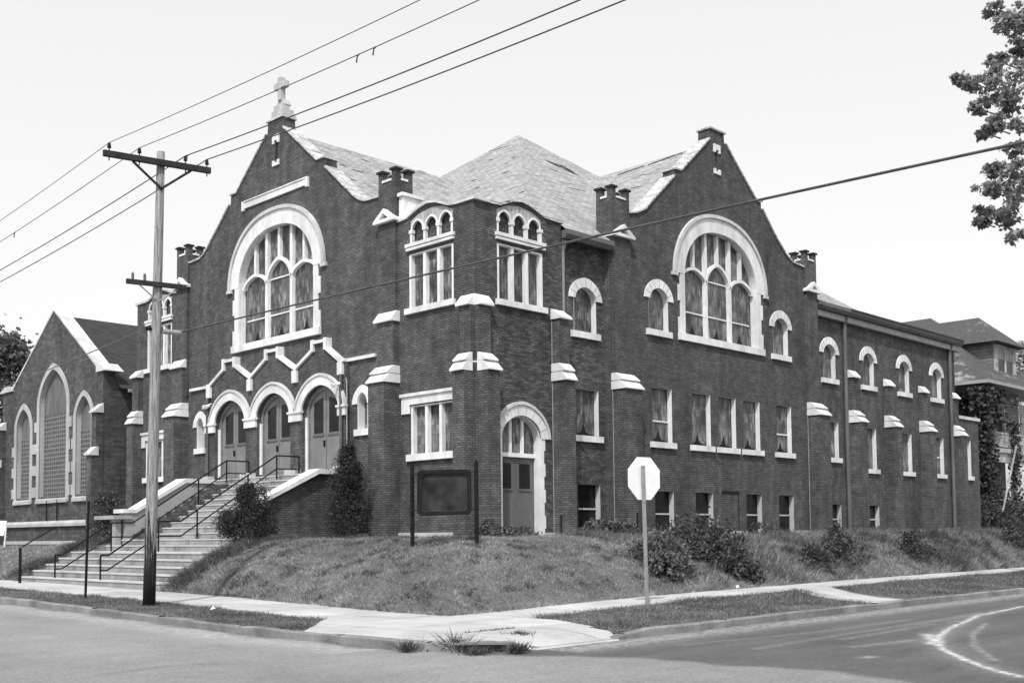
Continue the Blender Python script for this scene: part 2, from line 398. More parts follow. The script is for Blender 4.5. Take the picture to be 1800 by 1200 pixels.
sm = np.exp(-(pdist(P2, A) / .055) ** 2) * .85 + np.exp(-(pdist(P2, A) / .26) ** 2) * .16 + np.exp(-(pdist(P2, B) / .05) ** 2) * .3 + np.exp(-(pdist(P2, Cc) / .11) ** 2) * .8
for q, s_ in (([(1330, 1142), (1480, 1117), (1640, 1093), (1730, 1078)], .16), ([(1480, 1125), (1560, 1112), (1640, 1098)], .2), ([(1500, 1139), (1600, 1127)], .22), ([(1200, 1135), (1440, 1112), (1600, 1090)], .12)):
    sm += np.exp(-(pdist(P2, W2(q)) / .1) ** 2) * s_
sm += np.exp(-(pdist(P2, W2([(1518, 1158), (1532, 1156)])) / .09) ** 2) * .4
dk_ = np.exp(-(pdist(P2, W2([(180, 1188), (300, 1172), (380, 1168)])) / .1) ** 2) * .35 + np.exp(-(pdist(P2, W2([(140, 1078), (260, 1086), (330, 1092)])) / .14) ** 2) * .3
for nm, arr in (('tone', np.clip(tone + dk_, 0, 1)), ('smear', np.clip(sm + dust, 0, 1))):
    at_ = road.data.attributes.new(nm, 'FLOAT', 'POINT'); at_.data.foreach_set('value', arr.astype(np.float32))

# lawn mound, one sheet from the walks to the horizon
X = lines(-7, -6.98, 36, 700, .3); X = X[X >= -7.0]; Y = lines(-6.6, -6.58, 36, 700, .3); Y = Y[Y >= -6.61]
X[0] = -7.0; Y[0] = -6.6
gx, gy = np.meshgrid(X, Y, indexing='ij')
jx = np.where(gx == gx.min(), .06 * np.sin(gy * 2.7) + .04 * np.sin(gy * 7.1), 0); jy = np.where(gy == gy.min(), .06 * np.sin(gx * 2.3) + .04 * np.sin(gx * 6.1), 0)
gz = H(gx, gy); gz -= 1.1 * ((gx > -7.2) & (gx < -.3) & (gy > 4.85) & (gy < 13.2)); gz[0, :] = G(gx[0], gy[0]) + .12; gz[:, 0] = G(gx[:, 0], gy[:, 0]) + .12
nxn, nyn = gx.shape; idx = np.arange(nxn * nyn).reshape(nxn, nyn)
Fq = np.stack([idx[:-1, :-1], idx[1:, :-1], idx[1:, 1:], idx[:-1, 1:]], -1).reshape(-1, 4)
lawn = kind(raw('lawn_ground', np.stack([gx + jx, gy + jy, gz], -1).reshape(-1, 3), Fq, 'soil'), 'structure')

def slab(name, rings, zt, mat, kindname='structure', skirt=.3):
    """rings: list of (left point, right point) pairs down a strip"""
    mb = MB(); vs = []; fs = []
    for a, b in rings:
        for q in (a, b): vs.append((q[0], q[1], float(G(*q)) + zt))
        for q in (a, b): vs.append((q[0], q[1], float(G(*q)) + zt - skirt))
    for i in range(len(rings) - 1):
        o = 4 * i; fs += [(o, o + 1, o + 5, o + 4), (o, o + 4, o + 6, o + 2), (o + 1, o + 3, o + 7, o + 5)]
    fs += [(0, 2, 3, 1), (len(vs) - 4, len(vs) - 3, len(vs) - 1, len(vs) - 2)]
    mb.add(vs, fs); return kind(mesh_obj(name, mb, mat), 'structure')
ys = list(np.arange(-5.4, 40, .8)) + list(np.arange(42, 300, 12))
xs = list(np.arange(-6.5, 50, .8)) + list(np.arange(52, 300, 12))
wig = lambda t, s_: .05 * math.sin(t * 2.1 + s_) + .03 * math.sin(t * 5.3 + s_)
slab('sidewalk', [((-9.0, y), (-6.9, y)) for y in ys], .15, 'walk')
slab('sidewalk', [((x, -8.15), (x, -6.5)) for x in xs], .15, 'walk')
# paved corner: from the verge ends to the kerb, cut by the rounded kerb line
KX, KY = -10.85, -11.25
arcp = [(KX + 1.6 - 1.6 * math.cos(t), KY + 1.6 - 1.6 * math.sin(t)) for t in np.linspace(0, math.pi / 2, 9)]
mb = MB(); outl = [(-10.75, -7.3)] + [(a + .08, b + .08) for a, b in arcp[:7]] + [(-9.25, -10.35), (-7.2, -10.35), (-6.5, -8.9), (-6.5, -6.5), (-6.9, -6.5), (-6.9, -5.4), (-9.0, -5.4)]
Fg = lambda a, b, d: (a, b, float(G(a, b)) + d)
mb.prism(Fg, outl, .152, -.2); kind(mesh_obj('sidewalk', mb, 'walk'), 'structure')
slab('path', [((4.6, -8.1), (2.9, -8.1)), ((3.2, -9.4), (1.6, -9.4)), ((2.6, -10.4), (1.1, -10.4)), ((2.5, -11.1), (.9, -11.1))], .148, 'walk')
ram = MB(); nx_ = 8
for q in range(2):
    vs_ = []
    for i in range(nx_ + 1):
        x_ = -9.75 + (2.4 * i / nx_); 
        for y_, z_ in ((-10.3, .153), (-10.8, .115), (-11.32, .016)): vs_.append((x_ if y_ > -11 else min(x_ + .12, -7.72), y_, float(G(x_, y_)) + z_ - .12 * q))
    ram.add(vs_, [(3 * i + j, 3 * i + 3 + j, 3 * i + 4 + j, 3 * i + 1 + j) for i in range(nx_) for j in range(2)])
kind(mesh_obj('sidewalk', ram, 'walk'), 'structure')
pq = [onz(a, b, .06) for a, b in ((885, 1147), (1000, 1145), (1088, 1132), (1010, 1123), (935, 1124), (890, 1135))]
pm_ = MB(); pm_.add([(q.x, q.y, .075 if i in (3, 4) else .045) for i, q in enumerate(pq)], [(0, 1, 2, 3, 4, 5)]); 
# verges
slab('verge_ground', [((-10.7, y), (-9.0 + wig(y, 1), y)) for y in [q for q in ys if q > -6] ], .135, 'soil')
slab('verge_ground', [((x, -11.1), (x, -8.15 + wig(x, 0))) for x in [q for q in xs if q > -6.2]], .135, 'soil')
mb = MB(); mb.prism(Fg, [(-10.7, -7.2), (-9.02, -5.45), (-9.02, -4.9), (-10.7, -4.9)], .137, -.1); kind(mesh_obj('verge_ground', mb, 'soil'), 'structure')
mb = MB(); mb.prism(Fg, [(-7.5, -11.1), (-5.6, -11.1), (-5.6, -8.2), (-6.45, -8.8)], .137, -.1); kind(mesh_obj('verge_ground', mb, 'soil'), 'structure')
# kerbs: a worn step, dipped to the road at the ramp on the corner
def kerb(path, top, name='kerb'):
    mb = MB(); vs = []; fs = []
    for i, ((x, y), (nx, ny)) in enumerate(path):
        g = float(G(x, y)); tz = top(i) + random.uniform(-.012, .012); w_ = .17
        vs += [(x, y, g - .2), (x + nx * .015, y + ny * .015, g + tz - .02), (x + nx * .035, y + ny * .035, g + tz), (x + nx * w_, y + ny * w_, g + tz + .002), (x + nx * w_, y + ny * w_, g - .2)]
    for i in range(len(path) - 1):
        o = 5 * i
        for j in range(5): fs.append((o + j, o + (j + 1) % 5, o + 5 + (j + 1) % 5, o + 5 + j))
    fs += [(4, 3, 2, 1, 0), tuple(len(vs) - 5 + j for j in range(5))]
    mb.add(vs, fs); mb.cur = 1
    for i in range(2, len(path) - 2, 4):
        (x, y), (nx, ny) = path[i]; g = float(G(x, y)); tx_, ty_ = -ny * .012, nx * .012; tz = top(i)
        o_ = [(x - nx * .004, y - ny * .004, g - .05), (x + nx * .03, y + ny * .03, g + tz + .006), (x + nx * .16, y + ny * .16, g + tz + .008), (x + nx * .16, y + ny * .16, g - .05)]
        mb.add([(a - tx_, b - ty_, c) for a, b, c in o_] + [(a + tx_, b + ty_, c) for a, b, c in o_], [(0, 1, 2, 3), (7, 6, 5, 4), (0, 4, 5, 1), (1, 5, 6, 2), (2, 6, 7, 3), (3, 7, 4, 0)])
    return kind(mesh_obj(name, mb, ['kerb', 'void']), 'structure')
kp = [((KX, y), (1, 0)) for y in list(np.arange(250, 40, -10)) + list(np.arange(40, -9.6, -.7))] + [((a, b), (math.cos(t), math.sin(t))) for (a, b), t in zip(arcp[:9], np.linspace(0, math.pi / 2, 9))]
kn = len(kp)
kerb(kp, lambda i: .15 if i < kn - 3 else (.12, .08, .03)[i - kn + 3])
kp2 = [((x, KY), (0, 1)) for x in [-8.3, -7.9] + list(np.arange(-7.5, 50, .7)) + list(np.arange(50, 300, 10))]
kerb(kp2, lambda i: .15 if i > 2 else (.1 if i == 2 else .02))
# storm drain mouth in the kerb at the corner
dr = thing('storm_drain', (-10.6, -9.9, 0), 'dark storm drain mouth under the kerb slab at the street corner', 'storm drain')
q0, q1 = Vector((arcp[2][0], arcp[2][1], .0)), Vector((arcp[6][0], arcp[6][1], 0)); tt_ = (q1 - q0).normalized(); nn_ = Vector((-tt_.y, tt_.x, 0)); nn_ = -nn_ if nn_.dot(Vector((-1, -1, 0))) < 0 else nn_
FD = lambda a, b, d: tuple(q0 + tt_ * a + Vector((0, 0, b)) + nn_ * (d + .135))
mesh_obj('opening', MB().prism(FD, rect(.45, 1.05, .02, .115), .012, -.2), 'void', dr)
mesh_obj('cover_slab', MB().prism(FD, rect(.38, 1.12, .122, .15), .014, -.4), 'kerb', dr)
# ------------------------------------------------------------------ the church
CH = thing('church', (0, 0, 1.5), 'large dark brick church with two gables, corner tower and pale shingle roof', 'church')
Lf = FL(0); Rf = FR(0); RC = FR(.3)
YC = 19.72
def mirror(pts, c): return [(c - a, b) for a, b in reversed(pts)]
tw = [(0, 11.03), (.68, 11.03), (1.02, 11.06), (1.3, 11.17), (1.59, 11.28), (1.94, 11.33), (2.24, 11.28), (2.54, 11.18), (2.9, 11.05), (3.34, 11.03)]
gabR = [(3.34, 11.03), (3.6, 11.03), (3.6, 12.0), (4.3, 12.0), (4.86, 12.03), (5.14, 12.12), (5.43, 12.31), (6.06, 12.85), (7.0, 13.63), (7.03, 13.95), (7.40, 13.95), (9.37, 15.58), (9.42, 15.97)]
top = tw[:-1] + gabR
outl = [(0, 1.2)] + top + mirror(top, YC) + [(YC, 1.2)]
def W_big(c): return opening(c, 2.3, 8.42, 10.5, 1.83, 2.3, 28)
towerU = rect(.85, 2.8, 8.35, 9.97)
def arcade_hole(c=1.82): return [(c - .95, 10.28), (c + .95, 10.28), (c + .95, 11.0), (c + .55, 11.16), (c, 11.23), (c - .5, 11.15), (c - .95, 10.97)]
lowL = rect(.8, 2.75, 4.04, 5.47)
DC = [(7.02, 1.0), (9.71, 1.0), (12.42, 1.0)]
def mir(l): return [(YC - a, b) for a, b in l]
holesL = [W_big(9.85), towerU, mir(towerU), arcade_hole(), mir(arcade_hole()), lowL, mir(lowL)]
holesL += [opening(c, a + .02, 3.6, 5.7, .82, 1.7) for c, a in DC]
holesL += [opening(c, .26, 4.95, 5.75, .35, 1.5, 12) for c in (5.02, 14.72)]
holesL += [rect(9.71, 9.87, 14.5, 15.2)]
mb = MB().prism(Lf, outl, 0, -.5, holesL); mesh_obj('front_wall', mb, 'brick', CH)
# right-hand street: tower side, recess, gable, rear wing, low extension
tr = [(a, b) for a, b in tw if a >= .5]
outl = [(.5, 1.2)] + [(.5, 11.03)] + tr[:-1] + [(3.63, 11.03), (3.63, 1.2)]
DR = opening(1.82, .82, 1.4, 4.45, .64, 1.8)
mb = MB().prism(Rf, outl, 0, -.45, [towerU if 0 else rect(.9, 2.8, 8.35, 9.97), arcade_hole(1.85), DR]); mesh_obj('tower_wall', mb, 'brick_old', CH)
mb = MB().prism(RC, rect(3.63, 5.95, 1.2, 10.9), 0, -.4, [opening(5.05, .54, 7.93, 9.0, .42, 1.9, 14), rect(4.58, 5.64, 4.7, 6.16), rect(4.6, 5.66, 1.5, 3.2)]); mesh_obj('recess_wall', mb, 'brick_old', CH)
gab = [(6.9, 12.0), (7.37, 12.12), (7.78, 12.32), (8.37, 12.86), (9.46, 13.81), (9.48, 14.05), (9.81, 14.07), (11.60, 15.63), (11.62, 16.02), (12.49, 16.02), (12.52, 15.68), (13.72, 14.68), (14.57, 13.98), (14.88, 14.04), (14.89, 13.78), (15.74, 12.96), (16.58, 12.30), (17.02, 12.10), (17.9, 12.05)]
outl = [(5.95, 1.2), (5.95, 11.2), (6.5, 11.2), (6.5, 12.0)] + gab + [(18.2, 12.05), (18.2, 11.2), (18.72, 11.2), (18.72, 1.2)]
MW = [(8.0, 9.08), (10.22, 11.32), (11.82, 12.9), (13.40, 14.48), (15.62, 16.7)]
BW = [(8.07, 9.1), (10.34, 11.38), (13.47, 14.5), (15.68, 16.74)]
GC = 12.15
hs = [W_big(GC)] + [rect(a, b, 4.66, 6.48) for a, b in MW] + [rect(a, b, 1.45, 3.05) for a, b in BW] + [opening(c, .53, 8.37, 9.42, .42, 1.8, 14) for c in (8.43, 16.05)] + [rect(11.93, 12.07, 14.65, 15.4)]
mb = MB().prism(Rf, outl, 0, -.5, hs); mesh_obj('gable_wall', mb, 'brick', CH)
RW = [20.27, 23.62, 27.02, 30.42]
RM = [(19.85, 20.9, 4.67, 6.17), (23.15, 24.2, 4.32, 6.1), (26.6, 27.62, 4.32, 6.08), (30.0, 31.02, 4.32, 6.07)]
RB = [(19.95, 20.98, 1.5, 2.78), (23.25, 24.3, 1.5, 2.77)]
hs = [opening(c, .52, 7.9, 9.0, .40, 1.8, 14) for c in RW] + [rect(*q) for q in RM] + [rect(*q) for q in RB]
mb = MB().prism(RC, rect(18.72, 32.52, 1.2, 10.75), 0, -.4, hs); mesh_obj('rear_wing_wall', mb, 'brick', CH)
RE = (33.25, 34.18, 4.32, 6.15)
mb = MB().prism(RC, rect(32.52, 35.15, 1.2, 7.12), 0, -.4, [rect(*RE)]); mb.wbox(34.75, 35.15, .72, 12, 1.2, 7.12); mesh_obj('extension_wall', mb, 'brick', CH)
mb = MB(); mb.wbox(32.5 - .4, 32.52, .75, 19.2, 7.15, 10.75).wbox(.5, 32.5, 19.22, 19.72, 1.2, 10.9); mesh_obj('rear_wall', mb, 'brick', CH)
mb = MB().prism(RC, rect(32.4, 35.28, 7.12, 7.27), .07, -.5); mesh_obj('extension_coping', mb, 'coping', CH)
# base course
mb = MB(); mb.prism(Lf, rect(-.06, 5.4, 1.2, 1.75), .06, -.05).prism(Lf, rect(14.3, YC, 1.2, 1.75), .06, -.05); mb.prism(Rf, rect(.08, .95, 1.2, 1.72), .06, -.05)
mb.prism(Rf, rect(2.72, 3.7, 1.2, 1.72), .06, -.05).prism(RC, rect(3.72, 5.93, 1.2, 1.72), .06, -.05)
xs_ = [6.0, 8.02, 9.15, 10.3, 11.42, 13.43, 14.55, 15.63, 16.8, 18.75]
for a, b in zip(xs_[::2], xs_[1::2]): mb.prism(Rf, rect(a, b, 1.2, 1.72), .06, -.05)
for a, b in ((18.8, 19.9), (21.05, 23.2), (24.35, 35.1)): mb.prism(RC, rect(a, b, 1.2, 1.72), .06, -.05)
mesh_obj('base_course', mb, 'conc', CH)
mb = MB().prism(Lf, rect(.3, .85, 1.72, 2.22), .02, -.05); mesh_obj('cornerstone', mb, 'limestone', CH)
# copings
def coping(F, pts, parent=CH, t=.055, d0=.06, d1=-.56, mat='rake', name='coping'):
    return mesh_obj(name, MB().prism(F, list(pts) + offset(pts, t)[::-1], d0, d1), mat, parent)
coping(Lf, [(-.1, 11.035)] + [(a, b + .005) for a, b in tw[1:]] , t=.07, mat='coping')
coping(Lf, mirror([(-.1, 11.035)] + [(a, b + .005) for a, b in tw[1:]], YC), t=.07)
coping(Rf, [(.56, 11.035)] + [(a, b + .005) for a, b in tw[2:9]] + [(3.7, 11.035)], t=.07)
for mf in (lambda l: l, lambda l: mirror(l, YC)):
    coping(Lf, mf([(4.13, 12.005), (4.86, 12.035), (5.14, 12.125), (5.43, 12.315), (6.06, 12.855), (6.97, 13.635)]))
    coping(Lf, mf([(7.0, 13.955), (7.42, 13.96), (9.36, 15.585)]))
coping(Lf, [(9.36, 15.975), (10.36, 15.975)], t=.06)
coping(Rf, [(6.85, 12.0), (7.37, 12.125), (7.78, 12.325), (8.37, 12.865), (9.44, 13.815)]); coping(Rf, [(9.42, 14.055), (9.81, 14.075), (11.58, 15.635)])
coping(Rf, [(11.56, 16.025), (12.55, 16.025)], t=.06)
coping(Rf, [(12.54, 15.685), (13.72, 14.685), (14.57, 13.985), (14.94, 14.045)]); coping(Rf, [(14.91, 13.785), (15.74, 12.965), (16.58, 12.305), (17.02, 12.105), (17.85, 12.055)])
# roofs
AP = Vector((12.05, 9.9, 18.5)); sl_ = .76
mb = MB()
def zp(dist): return AP.z - sl_ * dist
mb.poly([(3.70, -.12, zp(10.02)), (5.93, -.12, zp(10.02)), (5.93, .51, zp(9.39)), (18.75, .51, zp(9.39)), (18.75, -.12, zp(10.02)), (22.07, -.12, zp(10.02)), AP, (2.6, .45, zp(9.45)), (3.70, .45, zp(9.45))])
mb.poly([(2.6, .45, zp(9.45)), AP, (2.6, 19.35, zp(9.45))]); mb.poly([(22.07, -.12, zp(10.02)), (22.07, 19.7, zp(10.02)), AP]); mb.poly([AP, (22.07, 19.7, zp(10.02)), (2.6, 19.35, zp(9.45))])
mesh_obj('pyramid_roof', mb, 'shingle', CH, recalc=False)
mb = MB(); zr = 15.68; s2 = .815
mb.poly([(.48, 9.86, zr), (9.3, 9.86, zr), (9.3, 4.05, zr - s2 * 5.81), (.48, 4.05, zr - s2 * 5.81)]); mb.poly([(9.3, 9.86, zr), (.48, 9.86, zr), (.48, 15.67, zr - s2 * 5.81), (9.3, 15.67, zr - s2 * 5.81)])
mesh_obj('gable_roof', mb, 'shingle', CH, recalc=False)
mb = MB()
mb.poly([(12.08, .48, zr), (12.08, 7.2, zr), (6.3, 7.2, zr - s2 * 5.78), (6.3, .48, zr - s2 * 5.78)][::-1]); mb.poly([(12.08, .48, zr), (12.08, 7.2, zr), (17.9, 7.2, zr - s2 * 5.82), (17.9, .48, zr - s2 * 5.82)])
mesh_obj('gable_roof', mb, 'shingle', CH, recalc=False)
mb = MB(); mb.prism(lambda a, b, d: (a, d, b), [(3.71, 10.72), (5.93, 10.72), (5.93, 10.86), (3.71, 10.86)], -.1, .31); mesh_obj('soffit', mb, 'metal', CH)
mb = MB(); mb.prism(rot(FR(0)), [(.13, 10.9), (-4, 11.4), (-9.9, 11.6), (-19.3, 11.0), (-19.3, 10.8), (.13, 10.78)], 21.5, 32.75); mesh_obj('rear_roof', mb, 'shingle_dark', CH)
mb = MB(); mb.wbox(.5, 3.6, .46, 19.2, 10.2, 10.3).wbox(32.5, 34.8, .7, 12, 7.0, 7.05); mesh_obj('flat_roof', mb, 'shingle_dark', CH)
def planehit(px_, py_, P0_, n_):
    r_ = Vector(ray(px_, py_)); n_ = Vector(n_); return CAM + r_ * ((Vector(P0_) - CAM).dot(n_) / r_.dot(n_))
PX_, PY_ = (AP, (-sl_, 0, 1)), (AP, (0, -sl_, 1))
GL_, GR_ = (Vector((0, 9.86, 15.68)), (0, -.815, 1)), (Vector((12.08, 0, 15.68)), (-.815, 0, 1))
def gash(pl, a, b, th, jag=0):
    A0, B0_ = planehit(*a, *pl), planehit(*b, *pl); n_ = Vector(pl[1]).normalized(); hv = n_.cross(Vector((0, 0, 1))).normalized(); up_ = hv.cross(n_).normalized(); up_ = up_ if up_.z > 0 else -up_
    k_ = 2 + int(jag * 8); top_, bot_ = [], []
    for i in range(k_ + 1):
        q_ = A0.lerp(B0_, i / k_) + n_ * .012; w1 = th * (1 + jag * random.uniform(-.6, 1.2)) * (.35 + .65 * math.sin(math.pi * (i + .4) / (k_ + .8))); top_.append(q_ + up_ * w1 * .5); bot_.append(q_ - up_ * w1 * .5)
    m_ = MB(); m_.add(top_ + bot_[::-1], [tuple(range(2 * k_ + 2))]); return m_
rd = [(PY_, (963, 284), (1016, 308), .22, 1), (PY_, (985, 291), (1008, 303), .4, 1), (PY_, (957, 281), (1000, 298), .08, .5), (PY_, (965, 297), (980, 302), .06, 0), (PY_, (1000, 330), (1030, 337), .05, 0)]
rd += [(PX_, a, b, .07, 0) for a, b in (((859, 267), (896, 256)), ((858, 283), (867, 280)), ((827, 301), (836, 297)), ((883, 305), (893, 302)), ((828, 319), (838, 316)), ((834, 332), (844, 329)), ((912, 340), (923, 336)), ((887, 289), (894, 287)), ((900, 278), (907, 276)))]
rd += [(GL_, a, b, .06, 0) for a, b in (((636, 280.6), (651, 286)), ((597, 289), (608, 293)), ((619, 298), (640, 304)), ((610, 314), (625, 318)), ((573, 277), (584, 280)), ((735, 300), (750, 304)))]
rd += [(GR_, (1085, 308), (1132, 292), .12, .6), (GR_, (1140, 290), (1200, 269), .1, .6), (GR_, (1108, 332), (1129, 327), .05, 0), (GR_, (1124, 309), (1137, 307), .05, 0)]
for i_, q_ in enumerate(rd): mesh_one('missing_shingles', gash(*q_), 'void' if i_ < 3 else 'black', CH)
# gutters, fascias, downspouts
prof = [(0, 0), (.12, 0), (.22, .12), (.22, .26), (.18, .26), (0, .1)]
mb = MB(); mb.prism(rot(FR(0)), [(.0 + a, 10.60 + b) for a, b in prof], 3.66, 5.93); mesh_obj('gutter', mb, 'metal', CH)
mb = MB(); mb.prism(rot(FR(.1)), [(.0 + a, 10.62 + b) for a, b in prof], 18.78, 32.8); mesh_obj('gutter', mb, 'metal', CH)
mb = MB(); mb.prism(FR(.1), rect(18.76, 32.75, 10.36, 10.6), 0, -.19); mesh_obj('fascia', mb, 'metal_lt', CH)
def spout(x, y, z0, z1, r=.07, mat='metal'):
    mb = MB().tube([(x, y - .12, z1), (x, y, z1 - .35), (x, y, z0)], r, 8); mesh_obj('downspout', mb, mat, CH)
spout(3.86, .18, 1.7, 10.6, .085, 'galv'); spout(21.42, .19, 1.65, 10.6, .085); spout(31.75, .19, 1.65, 10.6, .085)
# buttresses
def buttress(F, s0, s1, d_lo, d_up, top=8.05, z_lo=6.2, upper=True, d_wall=0., oa=.05, ob_=.05, bk=-.02):
    o = .06
    p = [(-.05, 1.2), (d_lo, 1.2), (d_lo, z_lo), (d_up, z_lo + .0), (d_up, top), (-.05, top)] if upper else [(-.05, 1.2), (d_lo, 1.2), (d_lo, z_lo), (-.05, z_lo)]
    mb = MB().prism(rot(F), p, s0, s1); bt = mesh_obj('buttress', mb, 'brick_pier', CH)
    m2 = d_lo * .52 + d_up * .48
    c = MB()
    c.prism(rot(F), [(d_lo + .07, z_lo), (d_lo + .07, z_lo + .04), (m2 + .03, z_lo + .25), (bk, z_lo + .25), (bk, z_lo)], s0 - oa, s1 + ob_)
    c.prism(rot(F), [(m2 + .08, z_lo + .285), (m2 + .08, z_lo + .32), (d_up + .01, z_lo + .52), (bk, z_lo + .52), (bk, z_lo + .285)], s0 - oa * .8, s1 + ob_ * .8)
    c.prism(rot(F), [(m2 - .0, z_lo + .245), (m2 - .0, z_lo + .29), (-.01, z_lo + .29), (-.01, z_lo + .245)], s0 - oa * .4, s1 + ob_ * .4)
    if upper:
        c.prism(rot(F), [(d_up + .1, top), (d_up + .1, top + .06), (d_wall + .03, top + .32), (-.02, top + .32), (-.02, top)], s0 - oa, s1 + ob_)
    mesh_obj('cap_stone', c, 'stone', bt); return bt
buttress(Lf, .0, .48, .42, .15, oa=.012, bk=.1); buttress(Rf, .003, .48, .5, .15, oa=.012, bk=.1)
buttress(Lf, 3.28, 4.05, .57, .24, d_wall=.1); buttress(Lf, YC - 4.05, YC - 3.28, .57, .24, d_wall=.1)
buttress(Lf, YC - .5, YC, .42, .2)
buttress(Rf, 3.17, 3.6, .52, .3)
buttress(Rf, 5.98, 6.82, .52, .14, upper=False); buttress(Rf, 17.93, 18.74, .52, .14, upper=False)
for i, (a, b) in enumerate(((21.85, 22.4), (25.05, 25.6), (28.5, 29.05), (31.98, 32.5))): buttress(RC, a, b, .52, .16, top=8.02 if i else 8.1)
cl_ = MB()
for x_, z1_ in ((3.165, 8.0), (5.975, 6.2), (17.925, 11.0)): cl_.wbox(x_ - .006, x_, -.03 if x_ > 3.6 else -.02, .012 if x_ < 6 else .0, 1.75, z1_) if 0 else cl_.wbox(x_ - .008, x_ + .002, -.012, -.001, 1.75, z1_)
mesh_obj('caulk_line', cl_, 'conc', CH)
# piers with gablets, pinnacles
def pier(F, s0, s1, z0=7.0, dp=.1, zt=11.1):
    mb = MB().prism(F, rect(s0, s1, z0, zt), dp, -.02); p = mesh_obj('pier', mb, 'brick', CH)
    m = (s0 + s1) / 2; o = .1
    c = MB().prism(F, [(s0 - o, zt), (s1 + o, zt), (s1 + o, zt + .08), (m, zt + .42), (s0 - o, zt + .08)], dp + .14, -.3, [[(m - .22, zt + .1), (m + .22, zt + .1), (m, zt + .28)]])
    mesh_obj('gablet', c, 'stone', p)
pier(Lf, 3.32, 4.12); pier(Lf, YC - 4.12, YC - 3.32); pier(Rf, 5.99, 6.86, 6.7); pier(Rf, 17.9, 18.72, 6.7)
def pinnacle(x0, x1, y0, y1):
    zb = 11.0; n_ = .2
    mb = MB().wbox(x0, x1, y0, y1, zb, 12.36)
    pn = mesh_obj('pinnacle', mb, 'brick', CH); c = MB(); q = MB()
    for a in (x0, x1 - n_):
        for b in (y0, y1 - n_): q.wbox(a + .001, a + n_ - .001, b + .001, b + n_ - .001, 12.36, 12.68)
    mesh_obj('merlon', q, 'brick', pn); q2 = MB()
    for a in (x0, x1 - n_):
        for b in (y0, y1 - n_): q2.wbox(a - .05, a + n_ + .05, b - .05, b + n_ + .05, 12.68, 12.745)
    mesh_obj('merlon_cap', q2, 'darkwood', pn)
    c.wbox(x0 - .03, x1 + .03, y0 + n_, y1 - n_, 12.362, 12.43).wbox(x0 + n_, x1 - n_, y0 - .03, y1 + .03, 12.366, 12.43)
    mesh_obj('notch_sill', c, 'stone', pn)
pinnacle(-.08, .58, 3.3, 4.13); pinnacle(-.08, .58, YC - 4.13, YC - 3.3); pinnacle(5.98, 6.86, -.08, .58); pinnacle(17.9, 18.72, -.08, .58)
# carved scroll beside the corner pinnacle
mb = MB(); Fs = lambda a, b, d: (a, 3.28 - d, b)
mb.prism(Fs, [(.02, 11.1), (.72, 11.1), (.72, 11.2), (.5, 11.32), (.62, 11.5), (.72, 11.56), (.72, 11.82), (.02, 11.82)], .2, .0); mb.prism(Fs, rect(-.05, .8, 11.82, 11.92), .26, -.0)
mb.prism(Fs, ringpoly(.42, .2, .24, .3, .34, 11.22, 2., 14), .24, .2); mesh_obj('scroll_stone', mb, 'stone', CH)

